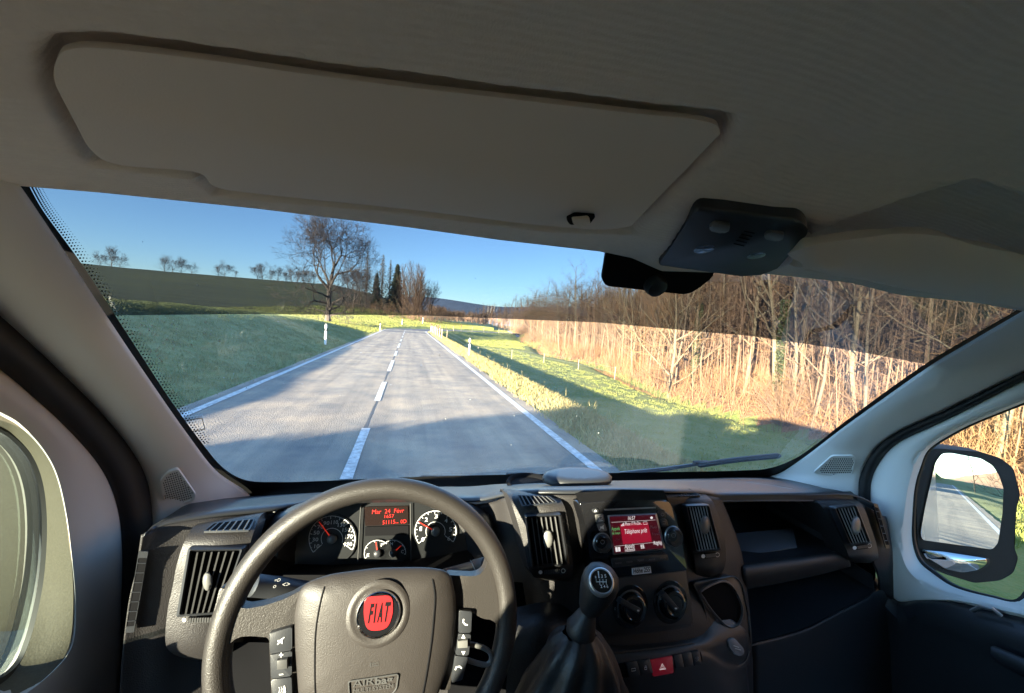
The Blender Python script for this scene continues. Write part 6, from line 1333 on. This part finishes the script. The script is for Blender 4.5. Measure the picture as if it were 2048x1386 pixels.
# ---- door mirrors
def door_mirror(side, lab):
    X_ = 1.10; q = (lambda x, y, dy=0.: None)
    mv = PX(1930, 1010, X_) if side > 0 else None
    if side > 0:
        v = (mv-E_).normalized(); r = Vector((.02, -1, -.038)).normalized(); n = (r-v).normalized(); pl = Pn(mv, n); at = pl.at
        gm = [(1884,907),(1902,906),(1962,917),(1985,931),(1998,951),(2007,977),(2005,1026),(1996,1086),(1985,1099),(1910,1089),(1845,1080),(1841,1068),(1850,1016),(1871,925)]
        gl2 = [(1842,1098),(1884,1101),(1962,1113),(1980,1117),(1980,1130),(1962,1142),(1925,1148),(1889,1140),(1853,1117)]
        ho = [(1842,914),(1858,899),(1880,897),(1962,904),(2001,916),(2027,936),(2041,990),(2033,1016),(2029,1099),(2037,1115),(2027,1146),(2001,1161),(1949,1166),(1889,1148),(1850,1125),(1836,1098),(1832,990)]
    root = empty('door_mirror', mv, van); root['label'] = lab
    bm = B(); o = [at(x, y, .0) for x, y in rnd_poly(ho, 8, 3)]; c = sum(o, Vector())/len(o); rows = []
    fw = Vector((0,1,0))
    for s, d in ((1,0),(1.02,.03),(.98,.09),(.85,.14),(.55,.18),(.15,.195)): rows.append([c+(p-c)*s+fw*d for p in o])
    add_loft(bm, rows, closed=True, cap=False); bm.faces.new([bm.verts.new(p) for p in rows[-1]]); part('housing', bm, M['black_rubber'], root, smooth=60)
    bm = B(); ii = rnd_poly(ho, 8, 3)
    add_poly(bm, [at(x, y, -.001) for x, y in ii], n, .006); part('mirror_bezel', bm, M['black_rubber'], root, smooth=0)
    bm = B(); bm.faces.new([bm.verts.new(at(x, y, .003)) for x, y in rnd_poly(gm, 6, 3)]); part('mirror_glass', bm, M['mirror'], root, smooth=0)
    # wide-angle lower glass, slightly convex
    g2 = rnd_poly(gl2, 5, 3); cx_ = sum(p[0] for p in g2)/len(g2); cy_ = sum(p[1] for p in g2)/len(g2); bm = B()
    rows = [[at(cx_+(x-cx_)*s, cy_+(y-cy_)*s, .003+.010*(1-s*s)) for x, y in g2] for s in (1,.85,.7,.55,.4,.25,.1)]; add_loft(bm, rows, closed=True, cap=True); part('wide_angle_glass', bm, M['mirror'], root, smooth=180)
    bm = B(); add_tube(bm, [mv+Vector((-.10,.06,-.12)), Vector((XC+1.0, mv.y+.10, mv.z-.14))], .03, 10); add_tube(bm, [mv+Vector((-.10,.06,.10)), Vector((XC+1.0, mv.y+.10, mv.z+.06))], .022, 10); part('bracket', bm, M['black_rubber'], root, smooth=50)
door_mirror(1, 'black door mirror with two glasses outside the passenger window')
mv = PX(-48, 1035, -1.12); root = empty('door_mirror', mv, van); root['label'] = 'black door mirror outside the driver window, cut by the left edge'
bm = B(); o = [mv+Vector((x*.9, 0, z)) for x, z in rnd_poly([(-.13,.20),(.10,.17),(.13,.12),(.13,-.16),(.10,-.20),(-.12,-.19),(-.15,-.14),(-.15,.15)], .03, 4)]; c = mv
add_loft(bm, [[c+(p-c)*s+Vector((0,d,0)) for p in o] for s, d in ((.9,-.03),(1,-.02),(1.02,.03),(.95,.09),(.7,.14),(.2,.16))], closed=True, cap=True); part('housing', bm, M['black_rubber'], root, smooth=60)
vv = (mv-E_).normalized(); nn = (Vector((-.05,-1,-.40)).normalized()-vv).normalized(); bm = B(); bm.faces.new([bm.verts.new(c+(q-nn*q.dot(nn))+Vector((0,-.05,0))) for q in [(p-c)*.5+Vector((-.07,0,.02)) for p in o]]); part('mirror_glass', bm, M['mirror'], root, smooth=0)
bm = B(); add_tube(bm, [mv+Vector((.10,.05,-.08)), Vector((XC-1.0, mv.y+.1, mv.z-.12))], .03, 10); part('bracket', bm, M['black_rubber'], root, smooth=50)

# ---- the body round and behind the cab
def wall(P, name, mt, par=None, th=.03, label=None):
    bm = B(); n = (Vector(P[1])-Vector(P[0])).cross(Vector(P[2])-Vector(P[0])).normalized(); add_poly(bm, [Vector(p) for p in P], n, th); return part(name, bm, mt, par, smooth=0, label=label)
for s in (-1, 1):
    x = XC+s*.98; wl = wall([(x,-.32,.3),(x,-.32,2.5),(x,-5.2,2.5),(x,-5.2,.3)], 'body_side', M['van_white'])
    x = XC+s*.97; wall([(x,-.4,.3),(x,1.55,.3),(x,1.55,1.28),(x,1.15,1.30),(x,-.4,1.30)], 'body_side', M['van_white'])
    x = XC+s*.935; wall([(x,-.01,1.2),(x,-.03,1.58),(x,-.10,1.75),(x,-.20,1.93),(x,-.26,2.12),(x,-.26,2.35),(x,-.62,2.35),(x,-.62,1.2)], 'door_post', M['pillar'])
    for y in (1.0, -4.0):
        bm = B(); add_lathe(bm, (XC+s*.80, y, .34), (s,0,0), [(0,0),(.34,0),(.34,.20),(.22,.21),(.2,.17),(0,.17)], 32); part('wheel', bm, M['black_rubber'])
wall([(XC-1,.45,2.46),(XC+1,.45,2.46),(XC+1,-5.2,2.56),(XC-1,-5.2,2.56)], 'roof', M['van_white'])
wall([(XC-.98,-5.2,.3),(XC+.98,-5.2,.3),(XC+.98,-5.2,2.5),(XC-.98,-5.2,2.5)], 'rear_wall', M['pillar'])
wall([(XC-.97,1.2,.55),(XC+.97,1.2,.55),(XC+.97,-5.2,.55),(XC-.97,-5.2,.55)], 'cab_floor', M['black'])
wall([(XC-.97,1.2,.55),(XC+.97,1.2,.55),(XC+.97,1.1,1.35),(XC-.97,1.1,1.35)], 'bulkhead', M['black'])
# ---- the driver (only a knee shows in the picture) and the seat
def driver():
    P = {'pel': (0,-.40,1.13), 'ab': (0,-.42,1.28), 'ch': (0,-.38,1.45), 'nb': (0,-.34,1.58), 'nk': (0,-.31,1.64), 'hd': (0,-.29,1.74), 'ht': (0,-.29,1.84),
         'ls': (-.17,-.35,1.54), 'le': (-.30,-.10,1.36), 'lw': (-.20,.16,1.34), 'rs': (.17,-.35,1.54), 're': (.30,-.22,1.62), 'rw': (.14,-.13,1.86),
         'lh': (-.10,-.36,1.11), 'lk': (-.20,.16,1.17), 'la': (-.16,.52,.78), 'lt': (-.16,.68,.72), 'rh': (.10,-.36,1.11), 'rk': (.27,.22,1.17), 'ra': (.20,.56,.80), 'rt': (.20,.70,.76)}
    R_ = {'pel': (.15,.12), 'ab': (.14,.11), 'ch': (.15,.11), 'nb': (.09,.08), 'nk': (.055,.055), 'hd': (.078,.095), 'ht': (.07,.085), 'ls': (.065,.06), 'le': (.045,.045), 'lw': (.028,.03), 'rs': (.065,.06), 're': (.045,.045), 'rw': (.028,.03),
          'lh': (.09,.09), 'lk': (.065,.065), 'la': (.045,.045), 'lt': (.04,.04), 'rh': (.09,.09), 'rk': (.065,.065), 'ra': (.045,.045), 'rt': (.04,.04)}
    Ed = [('pel','ab'),('ab','ch'),('ch','nb'),('nb','nk'),('nk','hd'),('hd','ht'),('ch','ls'),('ls','le'),('le','lw'),('ch','rs'),('rs','re'),('re','rw'),('pel','lh'),('lh','lk'),('lk','la'),('la','lt'),('pel','rh'),('rh','rk'),('rk','ra'),('ra','rt')]
    for s, w, d in (('l', P['lw'], Vector((.35,.8,.1))), ('r', P['rw'], Vector((-.5,.2,.7)))):
        w = Vector(w); d.normalize(); k = s+'p'; P[k] = w+d*.06; R_[k] = (.026,.020); Ed.append((s+'w', k)); side = d.cross(Vector((0,0,1)) if s == 'l' else Vector((0,1,0))).normalized()
        for i, (o, l) in enumerate(((-.033,.055),(-.011,.068),(.011,.064),(.030,.05))):
            a, b, c = k+str(i)+'a', k+str(i)+'b', k+str(i)+'c'; P[a] = P[k]+side*o+d*.03; P[b] = P[a]+d*l*.55; P[c] = P[b]+(d*.6-Vector((0,0,.6))).normalized()*l*.5
            for q, r in ((a,.010),(b,.009),(c,.008)): R_[q] = (r, r)
            Ed += [(k, a), (a, b), (b, c)]
        a, b = k+'ta', k+'tb'; P[a] = P[k]-d*.02+side*-.038; P[b] = P[a]+(d*.7-side*.4).normalized()*.04; R_[a] = R_[b] = (.010,.010); Ed += [(k, a), (a, b)]
    ks = list(P); me = bpy.data.meshes.new('person'); me.from_pydata([tuple(Vector(P[k])) for k in ks], [(ks.index(a), ks.index(b)) for a, b in Ed], [])
    skin = mat('skin', (.55,.34,.25), .5); 
    o = bpy.data.objects.new('person', me); link(o); tag(o, 'driver in a dark sweater and faded blue jeans sitting behind the steering wheel', 'person')
    md = o.modifiers.new('skin', 'SKIN'); me.update()
    if not me.skin_vertices: me.attributes.new('skin', 'FLOAT', 'POINT')
    sv = me.skin_vertices[0].data
    for i, k in enumerate(ks): sv[i].radius = R_[k]; sv[i].use_root = (k == 'pel')
    md.use_smooth_shade = True; o.modifiers.new('sub', 'SUBSURF').levels = 1; o.modifiers['sub'].render_levels = 1
    for m_ in (M['sweater'], skin): me.materials.append(m_)
    dg = bpy.context.evaluated_depsgraph_get(); m2 = bpy.data.meshes.new_from_object(o.evaluated_get(dg)); m2.materials.clear()
    for m_ in (M['sweater'], M['jeans'], skin, M['black_rubber']): m2.materials.append(m_)
    for p in m2.polygons:
        c = p.center; hand = (c-Vector(P['lp'])).length < .11 or (c-Vector(P['rp'])).length < .12
        p.material_index = 2 if c.z > 1.63 and c.x < .1 or hand else (1 if c.z < 1.17 or (c.y > .0 and c.z < 1.27 and abs(c.x) < .36 and not c.z > 1.26) else 0)
        if c.z < .80 and c.y > .5: p.material_index = 3
        p.use_smooth = True
    o.modifiers.clear(); o.data = m2
    bm = B(); add_loft(bm, [[Vector((0,-.30,1.79))+Vector((math.cos(a)*r, math.sin(a)*r*1.1, h)) for a in [i*math.pi/8 for i in range(16)]] for r, h in ((.093,-.02),(.097,.04),(.085,.09),(.05,.122),(.01,.13))], closed=True); obj('hair', bm, mat('hair', (.05,.03,.02), .6), o, smooth=60)
    bm = B(); add_loft(bm, [[Vector((x, -.245+dy, 1.72+z)) for x, z in ((-.012*w,-.02),(.012*w,-.02),(0,.03*w))] for dy, w in ((-.01,1.2),(.04,.5))], closed=True, cap=True)
    obj('nose', bm, skin, o, smooth=60)
driver()
def seat(x, label):
    rt = empty('cab_seat', (x, -.35, .57), van); rt['label'] = label
    bm = B(); add_poly(bm, [Vector((x+a, b-.30, 1.03)) for a, b in rnd_poly([(-.25,-.25),(.25,-.25),(.25,.28),(-.25,.28)], .06)], (0,0,1), .13, .03, 4); part('seat', bm, M['sweater'], rt, smooth=50)
    bm = B(); n = Vector((0,1,.18)).normalized(); add_poly(bm, [Vector((x+a, -.52-b*.18, 1.02+b)) for a, b in rnd_poly([(-.25,0),(.25,0),(.22,.6),(-.22,.6)], .08)], n, .12, .03, 4); part('backrest', bm, M['sweater'], rt, smooth=50)
    bm = B(); add_poly(bm, [Vector((x+a, -.64-b*.15, 1.64+b)) for a, b in rnd_poly([(-.13,0),(.13,0),(.12,.17),(-.12,.17)], .04)], n, .09, .02, 3); part('headrest', bm, M['sweater'], rt, smooth=50)
    bm = B(); add_box(bm, (x, -.32, .75), .4, .4, .35); part('pedestal', bm, M['black'], rt, smooth=0)
seat(0, 'driver seat'); seat(.86, 'passenger seat')
# the knee that shows beside the gear lever
